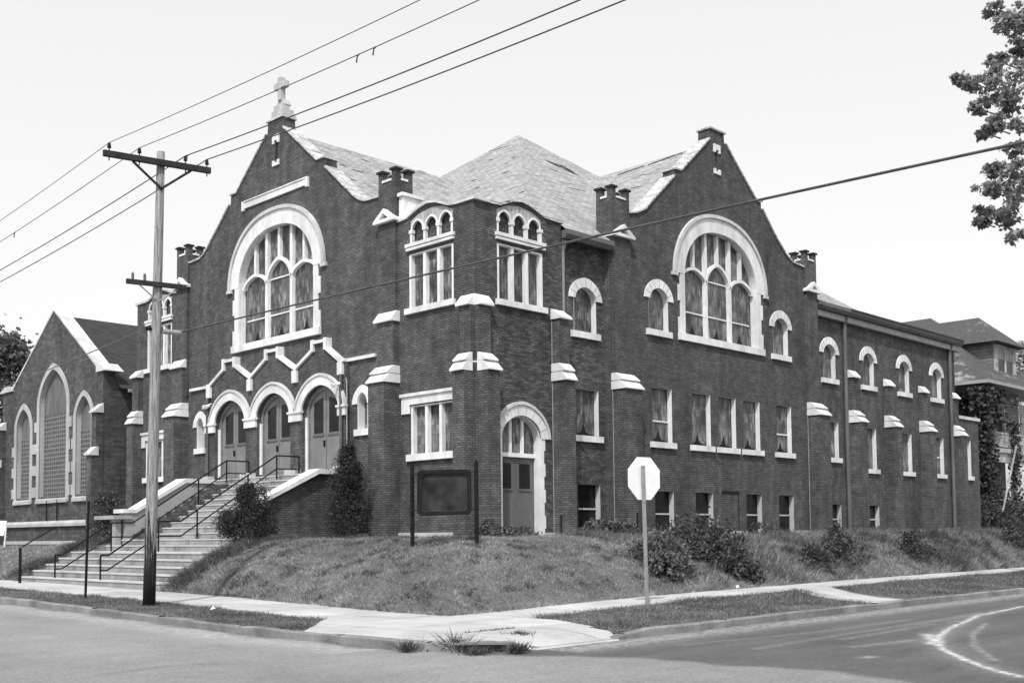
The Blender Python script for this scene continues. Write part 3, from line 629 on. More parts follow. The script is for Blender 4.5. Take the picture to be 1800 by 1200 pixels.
# ---- windows
def motif(F, c, w_, z, d):
    pts = [(c - w_, z), (c + w_, z), (c + w_ * .97, z + .07), (c + w_ * .35, z + .11), (c + w_ * .16, z + .2), (c, z + .42), (c - w_ * .16, z + .2), (c - w_ * .35, z + .11), (c - w_ * .97, z + .07)]
    return pts
def bigwindow(F, c):
    ob = mesh_obj('window', MB().prism(F, ringpoly(c, 2.26, 1.79, 2.8, 2.32, 10.5, 2.3, 30), .05, -.05), 'stone', CH)
    mb = MB().prism(F, ringpoly(c, 2.78, 2.30, 2.9, 2.42, 10.5, 2.3, 30), .11, -.04)
    for s_ in (-1, 1): mb.prism(F, rect(c + s_ * 2.84 - .14, c + s_ * 2.84 + .14, 10.38, 10.5), .1, -.03)
    mesh_obj('hood_mould', mb, 'coping', ob)
    j = MB()
    for s_ in (-1, 1):
        e0, e1 = sorted((c + s_ * 2.26, c + s_ * 2.52)); j.prism(F, rect(e0, e1, 8.44, 10.498), .04, -.05)
        for z0 in (8.44, 9.55): 
            e0, e1 = sorted((c + s_ * 2.52, c + s_ * 2.64)); j.prism(F, rect(e0, e1, z0, z0 + .55), .04, -.02)
    # deep splayed reveal
    po = opening(c, 2.3, 8.42, 10.5, 1.83, 2.3, 28); pi = opening(c, 2.27, 8.42, 10.5, 1.80, 2.3, 28)
    j.prism(F, po[1:] + [po[0]] + [pi[0]] + pi[1:][::-1], -.051, -.27)
    mesh_obj('jamb', j, 'stone', ob)
    mesh_obj('sill', MB().prism(F, rect(c - 2.66, c + 2.66, 8.2, 8.44), .1, -.3), 'stone', ob)
    mesh_obj('pane', MB().prism(F, opening(c, 2.25, 8.43, 10.5, 1.78, 2.3, 28), -.26, -.3), 'stained', ob)
    m = MB(); t = .072; D0, D1 = -.13, -.26
    def topz(s): return 10.5 + 1.78 * (1 - min(1, abs((s - c) / 2.25)) ** 2.3) ** .5
    for o_ in (-.745, .745): m.prism(F, [(c + o_ - t, 8.44), (c + o_ + t, 8.44), (c + o_ + t, topz(c + o_ + t)), (c + o_ - t, topz(c + o_ - t))], D0, D1)
    for o_, zb in ((-1.47, 10.92), (0, 11.22), (1.47, 10.92)): m.prism(F, [(c + o_ - t * .8, zb), (c + o_ + t * .8, zb), (c + o_ + t * .8, topz(c + o_ + t)), (c + o_ - t * .8, topz(c + o_ - t))], D0 - .005, D1)
    mesh_obj('mullion', m, 'white', ob)
    tr_ = MB()
    for o_, hw, zs, h in ((-1.47, .74, 10.42, .46), (0, .745, 10.45, .78), (1.47, .74, 10.42, .46)): tr_.prism(F, ringpoly(c + o_, hw - .075, h - .085, hw + .03, h + .03, zs, 1.4, 16), D0 + .012, D1)
    mesh_obj('tracery', tr_, 'white', ob)
    tb = MB()
    for o_, z in ((-1.47, 9.27), (0, 9.27), (1.47, 9.27), (0, 10.53)): tb.prism(F, rect(c + o_ - .62, c + o_ + .62, z, z + .045), -.22, -.26)
    mesh_obj('transom', tb, 'white', ob)
    mo = MB()
    for o_ in (-1.47, 0, 1.47): mo.prism(F, motif(F, c + o_, .62, 8.44, 0), -.25, -.262)
    mesh_obj('leadwork', mo, 'void', ob)
bigwindow(Lf, 9.85); bigwindow(Rf, GC)
def reveal(F, pts_o, inset, d0, d1, c):           # white lining that runs round an opening except its foot
    cs = sum(a for a, b in pts_o) / len(pts_o); inn = []
    zb = min(b for a, b in pts_o); zt = max(b for a, b in pts_o)
    for a, b in pts_o:
        na = a + (inset if a < c else -inset) if abs(a - c) > inset else a
        nb = b - inset * (0 if b < zb + .01 else min(1, (b - zb) / (zt - zb) * 1.2)); inn.append((na, nb))
    return pts_o[1:] + [pts_o[0]] + [inn[0]] + inn[1:][::-1]
def joints(mb, F, c, a0, h0, a1, h1, zs, p, n, d):
    mb.cur = 1; ia, oa_ = arch(c, a0, zs, h0, p, n * 4), arch(c, a1, zs, h1, p, n * 4)
    for i in range(1, n):
        (x0, y0), (x1, y1) = ia[i * 4], oa_[i * 4]; l = math.hypot(x1 - x0, y1 - y0); nx, ny = -(y1 - y0) / l * .006, (x1 - x0) / l * .006
        mb.prism(F, [(x0 - nx, y0 - ny), (x1 - nx, y1 - ny), (x1 + nx, y1 + ny), (x0 + nx, y0 + ny)], d, d - .02)
    mb.cur = 0; return mb
def smallarch(F, c, zs):                          # zs: bottom of sill
    sp = zs + 1.24; z0 = zs + .2
    ob = mesh_obj('window', joints(MB().prism(F, ringpoly(c, .5, .38, .78, .68, sp, 1.75, 16), .05, -.04), F, c, .51, .39, .77, .67, sp, 1.75, 8, .052), ['stone', 'metal'], CH)
    po = opening(c, .53, z0, sp, .42, 1.8, 14)
    mesh_obj('jamb', MB().prism(F, reveal(F, po, .012, .008, -.3, c), -.003, -.2), 'white', ob)
    mesh_obj('sill', MB().prism(F, rect(c - .7, c + .64, zs, zs + .2), .1, -.3), 'stone', ob)
    mesh_obj('pane', MB().prism(F, opening(c, .52, z0, sp, .41, 1.8, 14), -.2, -.24), 'stained', ob)
    f = MB().prism(F, rect(c - .5, c + .5, z0, z0 + .1), -.18, -.205); mesh_obj('sash', f, 'door_dark', ob)
for c in (8.43, 16.05): smallarch(Rf, c, 8.17)
smallarch(RC, 5.05, 7.73)
for c in RW: smallarch(RC, c, 7.7)
def rectwin(F, a, b, z0, z1, mat='stained', sill=True, bar=None, motf=True, d=-.21, jm='white'):
    c = (a + b) / 2; po = rect(a, b, z0, z1)
    ob = mesh_obj('window', MB().prism(F, [(b, z0), (b, z1), (a, z1), (a, z0), (a + .004, z0), (a + .004, z1 - .004), (b - .004, z1 - .004), (b - .004, z0)], -.006, d + .02), jm, CH)
    if sill: mesh_obj('sill', MB().prism(F, rect(a - .15, b + .12, z0 - .19, z0), .1, d), 'stone', ob)
    mesh_obj('pane', MB().prism(F, rect(a + .01, b - .01, z0, z1 - .01), d + .01, d - .03), mat, ob)
    if bar: mesh_obj('sash_bar', MB().prism(F, rect(a + .012, b - .012, bar, bar + .05), d + .05, d + .005), 'white' if mat == 'stained' else 'conc', ob)
    if motf: mesh_obj('leadwork', MB().prism(F, motif(F, c, (b - a) / 2 - .06, z0, 0), d + .03, d), 'void', ob)
for i, (a, b) in enumerate(MW): rectwin(Rf, a, b, 4.66, 6.48, bar=5.35 if i in (0, 4) else None)
rectwin(RC, 4.58, 5.64, 4.7, 6.16)
for a, b, c, d in RM: rectwin(RC, a, b, c, d, motf=False, bar=5.1 if a > 29 else None)
rectwin(RC, *RE, motf=False)
for a, b in BW: rectwin(Rf, a, b, 1.6, 3.05, 'glass', False, 2.28, False, -.22, 'conc')
rectwin(RC, 4.6, 5.66, 1.6, 3.2, 'glass', False, 2.42, False, -.22, 'conc')
for a, b, c, d in RB: rectwin(RC, a, b, 1.6, d, 'glass', False, 2.15, False, -.22, 'conc')
# bricked-up basement window
mb = MB().prism(Rf, [(11.92, 3.1), (11.9, 3.1), (11.9, 1.5), (11.92, 1.5)], .004, -.01).prism(Rf, rect(11.9, 12.97, 3.06, 3.14), .03, -.01).prism(Rf, rect(12.93, 12.97, 1.5, 3.06), .006, -.01)
mesh_obj('blocked_window', mb, 'void', CH)
def triple(F, a, b, z0, z1, sill, lab=None, c_dir=1):
    ob = mesh_obj('window', MB().prism(F, [(b, z0), (b, z1), (a, z1), (a, z0), (a + .09, z0), (a + .09, z1 - .04), (b - .09, z1 - .04), (b - .09, z0)], -.01, -.2), 'white', CH)
    m = MB(); w_ = (b - a - .1) / 3
    for i in (1, 2): m.prism(F, rect(a + .05 + w_ * i - .055, a + .05 + w_ * i + .055, z0, z1 - .04), -.02, -.17)
    mesh_obj('mullion', m, 'white', ob)
    mesh_obj('sill', MB().prism(F, rect(a - .08, b + .12, sill, z0), .1, -.3), 'stone', ob)
    mesh_obj('pane', MB().prism(F, rect(a, b, z0, z1 - .01), -.165, -.22), 'stained', ob)
    return ob
for F, a, b in ((Lf, .85, 2.8), (Lf, YC - 2.8, YC - .85), (Rf, .9, 2.8)):
    triple(F, a, b, 8.35, 9.97, 8.18); c = (a + b) / 2 - (.0 if F is Lf else .0)
    mb = MB().prism(F, rect(a - .06, b + .06, 10.07, 10.15), .08, -.02).prism(F, rect(a - .08, b + .08, 10.17, 10.27), .1, -.02)
    st = mesh_obj('string_moulding', mb, 'stone', CH)
    cc = c if F is Lf else 1.85
    cc = 1.82 if (F is Lf and a < 5) else (YC - 1.82 if F is Lf else 1.85)
    mesh_obj('blind_panel', MB().prism(F, rect(cc - .94, cc + .94, 10.28, 11.2) if 0 else arcade_hole(cc) if cc < 5 else mir(arcade_hole(YC - cc)), -.16, -.2), 'brick_old', CH)
    # boarded head with three pointed arches on thin posts
    tops = [(cc + .93, 10.99), (cc + .55, 11.15), (cc, 11.22), (cc - .5, 11.14), (cc - .93, 10.96)]
    bot = [(cc - .93, 10.62)]
    for i in (-1, 0, 1):
        q = arch(cc + i * .62, .25, 10.66, .27, 1.5, 12)[::-1]; bot += [(q[0][0] - .03, 10.62), (q[0][0] - .03, 10.68)] + q + [(q[-1][0] + .03, 10.68), (q[-1][0] + .03, 10.62)]
    bot += [(cc + .93, 10.62)]
    ar = mesh_obj('blind_arcade', MB().prism(F, bot + tops, -.03, -.1), 'planks', CH)
    pm = MB()
    for i in (-1.5, -.5, .5, 1.5): pm.prism(F, rect(cc + i * .6 - .045, cc + i * .6 + .045, 10.28, 10.62), -.01, -.12)
    for i in (-1.5, -.5, .5, 1.5): pm.prism(F, rect(cc + i * .6 - .075, cc + i * .6 + .075, 10.6, 10.7), .01, -.11)
    for i in (-1, 0, 1): pm.prism(F, ringpoly(cc + i * .62, .235, .255, .285, .32, 10.68, 1.5, 12), -.005, -.05)
    mesh_obj('arcade_post', pm, 'white', ar)
    g = MB()
    for i in range(-5, 6): g.prism(F, rect(cc + i * .155 - .005, cc + i * .155 + .005, 10.97, 11.12 - abs(i) * .018), -.026, -.05)
    mesh_obj('board_gap', g, 'door_dark', ar)
for a, b in ((.8, 2.75), (YC - 2.75, YC - .8)):
    ob = triple(Lf, a, b, 4.04, 5.47, 3.84)
    lb = MB().prism(Lf, rect(a - .33, b + .38, 5.5, 5.74), .05, -.03).prism(Lf, rect(a - .36, b + .42, 5.74, 5.83), .1, -.03)
    for e in ((b + .02, b + .38), (a - .33, a - .02)): lb.prism(Lf, rect(*e, 5.24, 5.5), .05, -.03)
    mesh_obj('label_mould', lb, 'stone', ob)
for c in (5.02, 14.72):
    ob = mesh_obj('window', MB().prism(Lf, ringpoly(c, .25, .34, .5, .58, 5.75, 1.5, 14), .05, -.03), 'stone', CH)
    mesh_obj('jamb', MB().prism(Lf, reveal(Lf, opening(c, .26, 4.95, 5.75, .35, 1.5, 12), .03, 0, -.3, c), .01, -.26), 'white', ob)
    mesh_obj('sill', MB().prism(Lf, rect(c - .38, c + .38, 4.76, 4.96), .08, -.25), 'stone', ob)
    mesh_obj('pane', MB().prism(Lf, opening(c, .255, 4.95, 5.75, .34, 1.5, 12), -.24, -.28), 'stained', ob)
# gable slit vents
for F, c, zb in ((Lf, 9.79, 14.42), (Rf, 12.0, 14.5)):
    v = mesh_obj('slit_vent', MB().prism(F, rect(c - .08, c + .08, zb, zb + .9), -.2, -.24), 'void', CH)
    m = MB().prism(F, [(c - .2, zb - .06), (c + .2, zb - .06), (c + .2, zb + .13), (c + .09, zb + .13), (c + .09, zb + .05), (c - .09, zb + .05), (c - .09, zb + .13), (c - .2, zb + .13)], .05, -.1)
    m.prism(F, [(c - .2, zb + 1.02), (c - .2, zb + .72), (c - .09, zb + .72), (c - .09, zb + .82), (c + .09, zb + .82), (c + .09, zb + .72), (c + .2, zb + .72), (c + .2, zb + 1.02)], .05, -.1)
    mesh_obj('vent_stone', m, 'stone', v)
mb = MB().prism(Lf, rect(7.92, 11.8, 13.27, 13.5), .06, -.02).prism(Lf, rect(7.87, 8.0, 13.2, 13.53), .08, -.02).prism(Lf, rect(11.72, 11.88, 13.2, 13.53), .08, -.02); mb.prism(Lf, rect(8.0, 11.72, 13.49, 13.53), .09, -.02)
mesh_obj('stone_tablet', mb, 'stone', CH)
# ---- entrance front: low projecting screen of three gablets, arches and doors
B0, B1 = 5.7, 13.95; d = .16
zz = [(B0, 7.12), (5.95, 7.12), (6.7, 7.62), (6.7, 7.86), (7.4, 7.86), (7.4, 7.62), (8.38, 7.12), (9.38, 7.66), (9.38, 7.9), (10.1, 7.9), (10.1, 7.66), (11.1, 7.12), (12.1, 7.66), (12.1, 7.88), (12.82, 7.88), (12.82, 7.6), (13.75, 7.12), (B1, 7.12)]
holes = [opening(c, a, 3.62, 5.7, .8, 1.7) for c, a in DC]
# the screen starts under the landing, so cut its door bays through the foot
foot = [(B1, 3.6)]
for c, a in DC[::-1]: foot += [(c + a, 3.6)] + arch(c, a, 5.7, .8, 1.7) + [(c - a, 3.6)]
foot += [(B0, 3.6)]
sc = mesh_obj('entrance_screen', MB().prism(Lf, zz + foot, d, .002), 'brick', CH)
cz = [(4.33, 7.12)] + [(a, b) for a, b in zz] + [(15.42, 7.12)]
def thick(pts, t):
    up = [(a, b + t) for a, b in pts]
    return up
mb = MB(); T = .1
seg = cz
for p, q in zip(seg[:-1], seg[1:]):
    (a0, b0), (a1, b1) = p, q
    if abs(a0 - a1) < 1e-3:
        e = -.0; l_, h_ = sorted((b0, b1)); mb.prism(Lf, rect(a0 - .07, a0 + .07, l_ + .0, h_ + .14), d + .083, -.01)
    else:
        sl2 = abs((b1 - b0) / (a1 - a0)); tt = T * math.hypot(1, sl2)
        mb.prism(Lf, [(a0, b0), (a1, b1), (a1, b1 + tt), (a0, b0 + tt)], (d + .08) if B0 - .01 <= min(a0, a1) and max(a0, a1) <= B1 + .01 else .09, -.01)
mesh_obj('string_course', mb, 'stone', CH)
dp = MB()
for c in (8.38, 11.1, 5.9, 13.8): dp.prism(Lf, rect(c - .12, c + .12, 6.72, 7.12), d + .1, d - .01)
mesh_obj('corbel', dp, 'stone', CH)
for c, a in DC:
    rg = MB().prism(Lf, ringpoly(c, a - .0, .8, a + .33, 1.13, 5.71, 1.7, 24), d + .06, d - .02); ob = mesh_obj('door_arch', rg, 'stone', CH)
    mesh_obj('arch_moulding', MB().prism(Lf, ringpoly(c, a + .3, 1.1, a + .37, 1.18, 5.71, 1.7, 24), d + .1, d - .02), 'coping', ob)
    mesh_obj('inner_order', MB().prism(Lf, opening(c, a + .02, 3.6, 5.7, .82, 1.7)[1:] + [(c - a - .02, 3.6), (c - a + .12, 3.6)] + opening(c, a - .12, 3.6, 5.7, .68, 1.7)[1:][::-1], -.0, -.1), 'door', ob)
    dd = mesh_obj('door', MB().prism(Lf, opening(c, a - .1, 3.6, 5.7, .7, 1.7), -.07, -.14), 'door', CH)
    wn = MB()
    for s_ in (-1, 1):
        e0, e1 = c + s_ * .16, c + s_ * .66
        hi = lambda x: 5.66 + .5 * (1 - min(1, abs((x - c) / .85)) ** 1.7) ** .5
        wn.prism(Lf, [(e0, 5.0), (e1, 5.0), (e1, hi(e1)), ((e0 + e1) / 2, hi((e0 + e1) / 2)), (e0, hi(e0))], -.062, -.08)
    mesh_obj('door_pane', wn, 'glass', dd)
    tr_ = MB().prism(Lf, rect(c - .015, c + .015, 3.6, 6.3), -.062, -.08)
    for s_ in (-1, 1): tr_.prism(Lf, rect(c + s_ * .41 - .3, c + s_ * .41 + .3, 4.9, 4.96), -.04, -.075)
    mesh_obj('door_moulding', tr_, 'door_dark', dd)
    mesh_obj('handle', MB().prism(Lf, rect(c + .05, c + .1, 4.55, 4.75), -.02, -.075), 'black', dd)
    jj = MB().prism(Lf, rect(c + a - .1, c + a - .0, 3.8, 5.55), .05, -.09); mesh_obj('door_jamb', jj, 'white', dd)
im = MB()
for e0, e1 in ((5.62, 6.04), (8.02, 8.71), (10.71, 11.42), (13.42, 13.95 + .08)):
    im.prism(Lf, rect(e0 - .0, e1 + .0, 5.44, 5.7), d + .08, d - .01).prism(Lf, rect(e0 - .04, e1 + .04, 5.7, 5.77), d + .12, d - .01)
mesh_obj('impost_block', im, 'stone', CH)
# corner tower door under a fanlight
ob = mesh_obj('side_door_arch', joints(MB().prism(Rf, ringpoly(1.82, .82, .64, 1.12, .98, 4.45, 1.8, 20), .05, -.03), Rf, 1.82, .83, .65, 1.08, .94, 4.45, 1.8, 9, .052), ['stone', 'metal'], CH)
mesh_obj('arch_moulding', MB().prism(Rf, ringpoly(1.82, 1.09, .95, 1.17, 1.04, 4.45, 1.8, 20), .09, -.03), 'coping', ob)
jm = MB()
for s_ in (-1, 1):
    z = 1.45; i = 0
    while z < 4.4:
        h = .38; e0, e1 = sorted((1.82 + s_ * .8, 1.82 + s_ * (.93 + (.05 if i % 2 else 0)))); jm.prism(Rf, rect(e0, e1, z, min(z + h, 4.45)), .02 + .003 * (i % 2), -.03); z += h; i += 1
po = opening(1.82, .83, 1.45, 4.45, .65, 1.8)
jm.prism(Rf, reveal(Rf, po, .04, 0, -.3, 1.82), -.031, -.27)
mesh_obj('jamb', jm, 'white', ob)
dr_ = mesh_obj('side_door', MB().prism(Rf, rect(1.01, 2.63, 1.45, 3.9), -.28, -.36), 'door_dark', CH)
wn = MB()
for e0, e1 in ((1.2, 1.66), (2.0, 2.44)): wn.prism(Rf, rect(e0, e1, 3.0, 3.72), -.272, -.3)
mesh_obj('door_pane', wn, 'glass', dr_)
wn = MB().prism(Rf, rect(1.815, 1.83, 1.5, 3.85), -.27, -.3)
for e0, e1 in ((1.16, 1.7), (1.96, 2.48)): wn.prism(Rf, rect(e0, e1, 2.93, 2.98), -.25, -.3)
mesh_obj('door_moulding', wn, 'metal', dr_)
fl = mesh_obj('fanlight', MB().prism(Rf, opening(1.82, .8, 3.98, 4.45, .62, 1.8), -.27, -.31), 'stained', CH)
fm = MB().prism(Rf, rect(1.02, 2.62, 3.9, 4.02), -.2, -.3)
for c in (1.58, 2.08): fm.prism(Rf, rect(c - .045, c + .045, 4.02, 5.05), -.2, -.28)
mesh_obj('mullion', fm, 'white', fl)
# floodlights over the doors
for y in (5.9, 13.7):
    f = MB()
    for s_ in (-.09, .09): f.tube([(-.3, y + s_, 6.42), (-.45, y + s_, 6.36)], .05, 8, .075)
    f.tube([(-.16, y, 6.5), (-.3, y, 6.45)], .03, 6); mesh_obj('floodlight', f, 'white', CH)
mesh_obj('conduit', MB().tube([(-.2, 5.62, 6.6), (-.2, 5.58, 6.4), (-.2, 5.58, 3.8)], .018, 6), 'metal_lt', CH)
mb = MB().tube([(-.24, 5.84, 6.72), (-.24, 5.84, 3.8)], .055, 8); mesh_obj('downspout', mb, 'door_dark', CH)
mb = MB().tube([(-.24, 13.85, 6.72), (-.24, 13.85, 3.8)], .055, 8); mesh_obj('downspout', mb, 'door_dark', CH)
# vent stack on the roof, cross on the gable
mesh_obj('vent_stack', MB().tube([(1.6, 5.2, 11.5), (1.6, 5.2, 12.75)], .09, 8), 'black', CH)
cx, cy = .22, 9.82
cr = MB(); cr.wbox(-.02, .55, 9.40, 10.12, 16.04, 16.12)
cr.wbox(.03, .5, 9.48, 10.14, 16.12, 16.32).wbox(.08, .4, 9.58, 10.08, 16.32, 16.52); cr.prism(FL(cx + .1), [(9.56, 16.52), (10.08, 16.52), (9.95, 16.72), (9.69, 16.72)], .14, -.14)
cr.wbox(cx - .1, cx + .1, cy - .09, cy + .09, 16.7, 17.5); cr.wbox(cx - .1 - .001, cx + .1 + .001, cy - .32, cy + .32, 17.12, 17.33)
mesh_obj('cross', cr, 'limestone', CH)

# ------------------------------------------------------------------ entrance steps
ST = thing('entrance_steps', (-4, 9, .3), 'broad concrete steps between cheek walls climbing to the three church doors', 'steps')
z0 = .33; n1 = 5; x = -7.0; A_ = MB(); B_ = MB(); I_ = MB()
for i in range(n1):
    zt = z0 + (i + 1) * .188; ya, yb = 4.5 + i * .1, 13.4 - i * .1
    A_.wbox(x, -4.3, ya, yb, 0 if i == 0 else zt - .188, zt - .045); B_.wbox(x - .025, (x + .3) if i < n1 - 1 else -4.35, ya - .01, yb + .01, zt - .045, zt); x += .36
x = -4.45; zt0 = z0 + n1 * .188; nr = 13; rise = (3.66 - zt0) / nr
for i in range(nr):
    ya, yb = (5.63, 12.29) if i > 1 else (4.9, 12.9); zl = zt0 - .3 if i == 0 else zt0 + i * rise - .002; zt = zt0 + (i + 1) * rise
    ym = 10.85 if 1 < i < 12 else yb
    A_.wbox(x, -.5 if i < nr - 1 else .3, ya, ym, zl, zt - .04)
    if ym < yb: I_.wbox(x, -.5, ym + .002, yb, zl, zt - .003)
    B_.wbox(x - .02, x + .29 if i < nr - 1 else .3, ya - .005, ym, zt - .04, zt); x += .3
mesh_obj('step', A_, 'riser', ST); mesh_obj('nosing', B_, 'conc', ST); mesh_obj('brick_infill', I_, 'brick_old', ST)
def cheek(ya, yb, x_top, z_top, x_bot, z_bot, mat, yc0, yc1):
    F = lambda a, b, dd: (a, dd, b)
    c = mesh_obj('cheek_wall', MB().prism(F, [(-.12, 1.0), (-.12, z_top), (x_top, z_top), (x_bot, z_bot), (x_bot - .35, z_bot), (x_bot - .35, 1.0)], ya, yb), mat, ST)
    cp = MB().prism(F, [(-.12, z_top), (x_top, z_top), (x_bot, z_bot), (x_bot - .45, z_bot), (x_bot - .45, z_bot + .13), (x_bot + .02, z_bot + .13), (x_top, z_top + .15), (-.12, z_top + .13)], yc0, yc1)
    mesh_obj('cheek_coping', cp, 'stone', c)
cheek(5.3, 5.62, -1.55, 3.54, -3.55, 2.6, 'brick', 5.12, 5.66)
cheek(12.3, 12.72, -1.95, 3.54, -3.75, 2.5, 'render', 12.24, 12.95)
mb = MB(); mb.wbox(-4.55, -3.9, 12.2, 13.6, 2.3, 2.42).wbox(-4.4, -4.2, 12.4, 12.7, 1.1, 2.3); mesh_obj('end_slab', mb, 'render', ST)
mb = MB()
for (a, b) in ((8.05, 8.68), (10.74, 11.38), (5.66, 6.0), (13.45, 13.9)): mb.wbox(-.42, -.18, a, b, 3.66, 3.86)
mesh_obj('pier_plinth', mb, 'conc', ST)
def handrail(y, label):
    t = thing('handrail', (-6.95, y, .34), label, 'handrail', 'iron pipe handrails on the entrance steps')
    top_ = [(-6.95, 1.2), (-6.72, 1.2), (-5.2, 2.16), (-4.5, 2.16), (-1.15, 4.26), (-.3, 4.26)]
    lowr = [(-6.95, .78), (-6.75, .78), (-5.2, 1.72), (-4.5, 1.72), (-1.15, 3.84), (-.3, 3.84)]
    mesh_obj('top_rail', MB().tube([(a, y, b) for a, b in top_], .026, 8), 'black', t)
    mesh_obj('lower_rail', MB().tube([(a, y, b) for a, b in lowr], .022, 8), 'black', t)
    for px_, zb, zt in ((-6.95, .34, 1.2), (-5.2, 1.25, 2.16), (-3.95, 1.6, 2.5), (-2.2, 2.75, 3.6), (-1.15, 3.5, 4.26), (-.3, 3.66, 4.26)):
        mesh_obj('post', MB().tube([(px_, y, zb), (px_, y, zt)], .026, 8), 'black', t)
handrail(8.0, 'black pipe handrail nearer the brick cheek wall of the steps'); handrail(11.0, 'black pipe handrail on the left half of the steps, towards the old stone hall')

# ------------------------------------------------------------------ annex church
AX = thing('stone_hall', (0, 28, 1.3), 'gabled stone hall with three tall arched windows left of the church', 'building')
pts = [(22.7, 1.0), (22.7, 8.78), (23.15, 8.8), (27.65, 11.95), (32.2, 8.85), (33.45, 8.85), (33.45, 1.0)]
def tallwin(c, a, zb, zs, h): return opening(c, a, zb, zs, h, 1.35, 20)
AWn = [(27.65, 1.45, 3.6, 7.75, 1.6, 1.8), (30.9, .78, 3.6, 6.85, .95, 1.15), (24.5, .75, 3.6, 6.85, 1.0, 1.15)]
mb = MB().prism(Lf, pts, 0, -.5, [tallwin(c, a, zb, zs, h) for c, a, zb, zs, h, _ in AWn]); mesh_obj('front_wall', mb, 'rubble', AX)
mb = MB().wbox(.5, 24, 22.7, 23.2, 1.0, 8.4).wbox(.5, 24, 32.95, 33.45, 1.0, 8.4); mesh_obj('side_wall', mb, 'rubble', AX)
for s_, q in ((1, [(23.1, 8.82), (27.65, 12.0)]), (-1, [(27.65, 12.0), (32.25, 8.82)])):
    coping(Lf, q, AX, t=.09, d0=.04, d1=-.62, mat='coping')
mb = MB().prism(Lf, [(22.35, 8.72), (23.2, 8.72), (23.2, 9.02), (22.95, 9.1)], .1, -.75).prism(Lf, [(32.15, 8.78), (33.7, 8.78), (32.9, 9.1), (32.15, 9.0)], .1, -.5); mesh_obj('kneeler', mb, 'coping', AX)
mb = MB(); mb.poly([(.6, 27.6, 11.82), (24, 27.6, 11.82), (24, 22.3, 8.0), (.6, 22.3, 8.0)]); mb.poly([(24, 27.6, 11.82), (.6, 27.6, 11.82), (.6, 33.6, 8.0), (24, 33.6, 8.0)]); mesh_obj('roof', mb, 'shingle_dark', AX, recalc=False)
mb = MB().wbox(.9, 24, 22.18, 22.3, 7.86, 8.0); mesh_obj('gutter', mb, 'metal_lt', AX)
for c, a, zb, zs, h, h2 in AWn:
    ob = mesh_obj('window', MB().prism(Lf, ringpoly(c, a, h, a + .25, h2 + .08, zs, 1.35, 20), .04, -.02), 'limestone', AX)
    j = MB()
    for s_ in (-1, 1):
        e0, e1 = sorted((c + s_ * a, c + s_ * (a + .26))); j.prism(Lf, rect(e0, e1, zb - .25, zs), .035, -.02)
        z = zb; i = 0
        while z < zs - .3:
            e0, e1 = sorted((c + s_ * (a + .26), c + s_ * (a + .515))); j.prism(Lf, rect(e0, e1, z, z + .46), .035, -.02); z += 1.0
    po = tallwin(c, a, zb, zs, h)
    j.prism(Lf, reveal(Lf, po, .02, 0, -.3, c), -.021, -.22)
    mesh_obj('jamb', j, 'limestone', ob)
    mesh_obj('sill', MB().prism(rot(Lf), [(.1, zb - .3), (.1, zb - .14), (-.3, zb + .08), (-.3, zb - .3)], c - a - .2, c + a + .2), 'limestone', ob)
    mesh_obj('board_panel', MB().prism(Lf, tallwin(c, a - .02, zs - .4, zs, h - .02), -.21, -.27), 'ply', ob)
    mesh_obj('glass_block_panel', MB().prism(Lf, rect(c - a, c + a, zb, zs - .4), -.2, -.26), 'block', ob)
mb = MB().prism(rot(Lf), [(.0, 2.25), (.12, 2.25), (.12, 2.38), (0, 2.5)], 22.6, 33.5).prism(Lf, rect(22.7, 33.4, 1.45, 1.6), .05, 0); mesh_obj('plinth_course', mb, 'limestone', AX)
for s0, s1 in ((22.68, 23.12), (33.05, 33.6)):
    bt = mesh_obj('buttress', MB().prism(rot(Lf), [(-.02, 1.0), (.5, 1.0), (.5, 5.15), (.3, 5.15), (.3, 6.95), (-.02, 6.95)], s0, s1), 'rubble', AX)
    mesh_obj('cap_stone', MB().prism(rot(Lf), [(.6, 5.15), (.6, 5.22), (.3, 5.52), (.2, 5.52), (.2, 5.15)], s0 - .05, s1 + .05).prism(rot(Lf), [(.4, 6.95), (.4, 7.02), (0, 7.36), (-.02, 6.95)], s0 - .05, s1 + .05), 'coping', bt)
mb = MB().prism(lambda a, b, dd: (a, 22.7 - dd, b), opening(1.75, .7, 1.2, 3.9, .75, 1.7), .01, -.1); mesh_obj('side_doorway', mb, 'void', AX)
for y in (26.9, 28.0): mesh_obj('pipe', MB().tube([(-.1, y, 2.5), (-.1, y, 3.4)], .03, 6), 'black', AX)
BB = thing('building_block', (2, 40, 1.3), 'dark low building glimpsed at the left edge beyond the stone hall', 'building')
mesh_obj('wall', MB().wbox(1.0, 12, 35.5, 46, 1.0, 5.2), 'rubble', BB); mesh_obj('stone_band', MB().wbox(.9, 12.05, 35.4, 46.1, 5.2, 5.5), 'limestone', BB)

# ------------------------------------------------------------------ house on the right
HS = thing('frame_house', (46, 8, 1.5), 'tall frame house with hipped dormer and white balcony, ivy on its side', 'house')
def hbox(n, m, *a): return mesh_obj(n, MB().wbox(*a), m, HS)
ex, ey, ez = 41.25, 2.1, 10.06
hbox('wall', 'siding', ex + .9, ex + 10.5, ey + 3.2, ey + 14, 1.2, ez)
hbox('bay_wall', 'siding', 46.5, 49.0, 3.35, 5.3, 6.4, ez)
rf = MB(); e = [(ex, ey, ez), (ex + 11.3, ey, ez), (ex + 11.3, ey + 17, ez), (ex, ey + 17, ez)]
r0, r1 = (46.9, 7.75, 15.0), (46.9, 13.5, 15.0)
for f in ([e[0], e[1], r0], [e[1], e[2], r1, r0], [e[2], e[3], r1], [e[3], e[0], r0, r1]): rf.poly(f)
rf.poly(e[::-1]); mesh_obj('roof', rf, 'house_roof', HS)
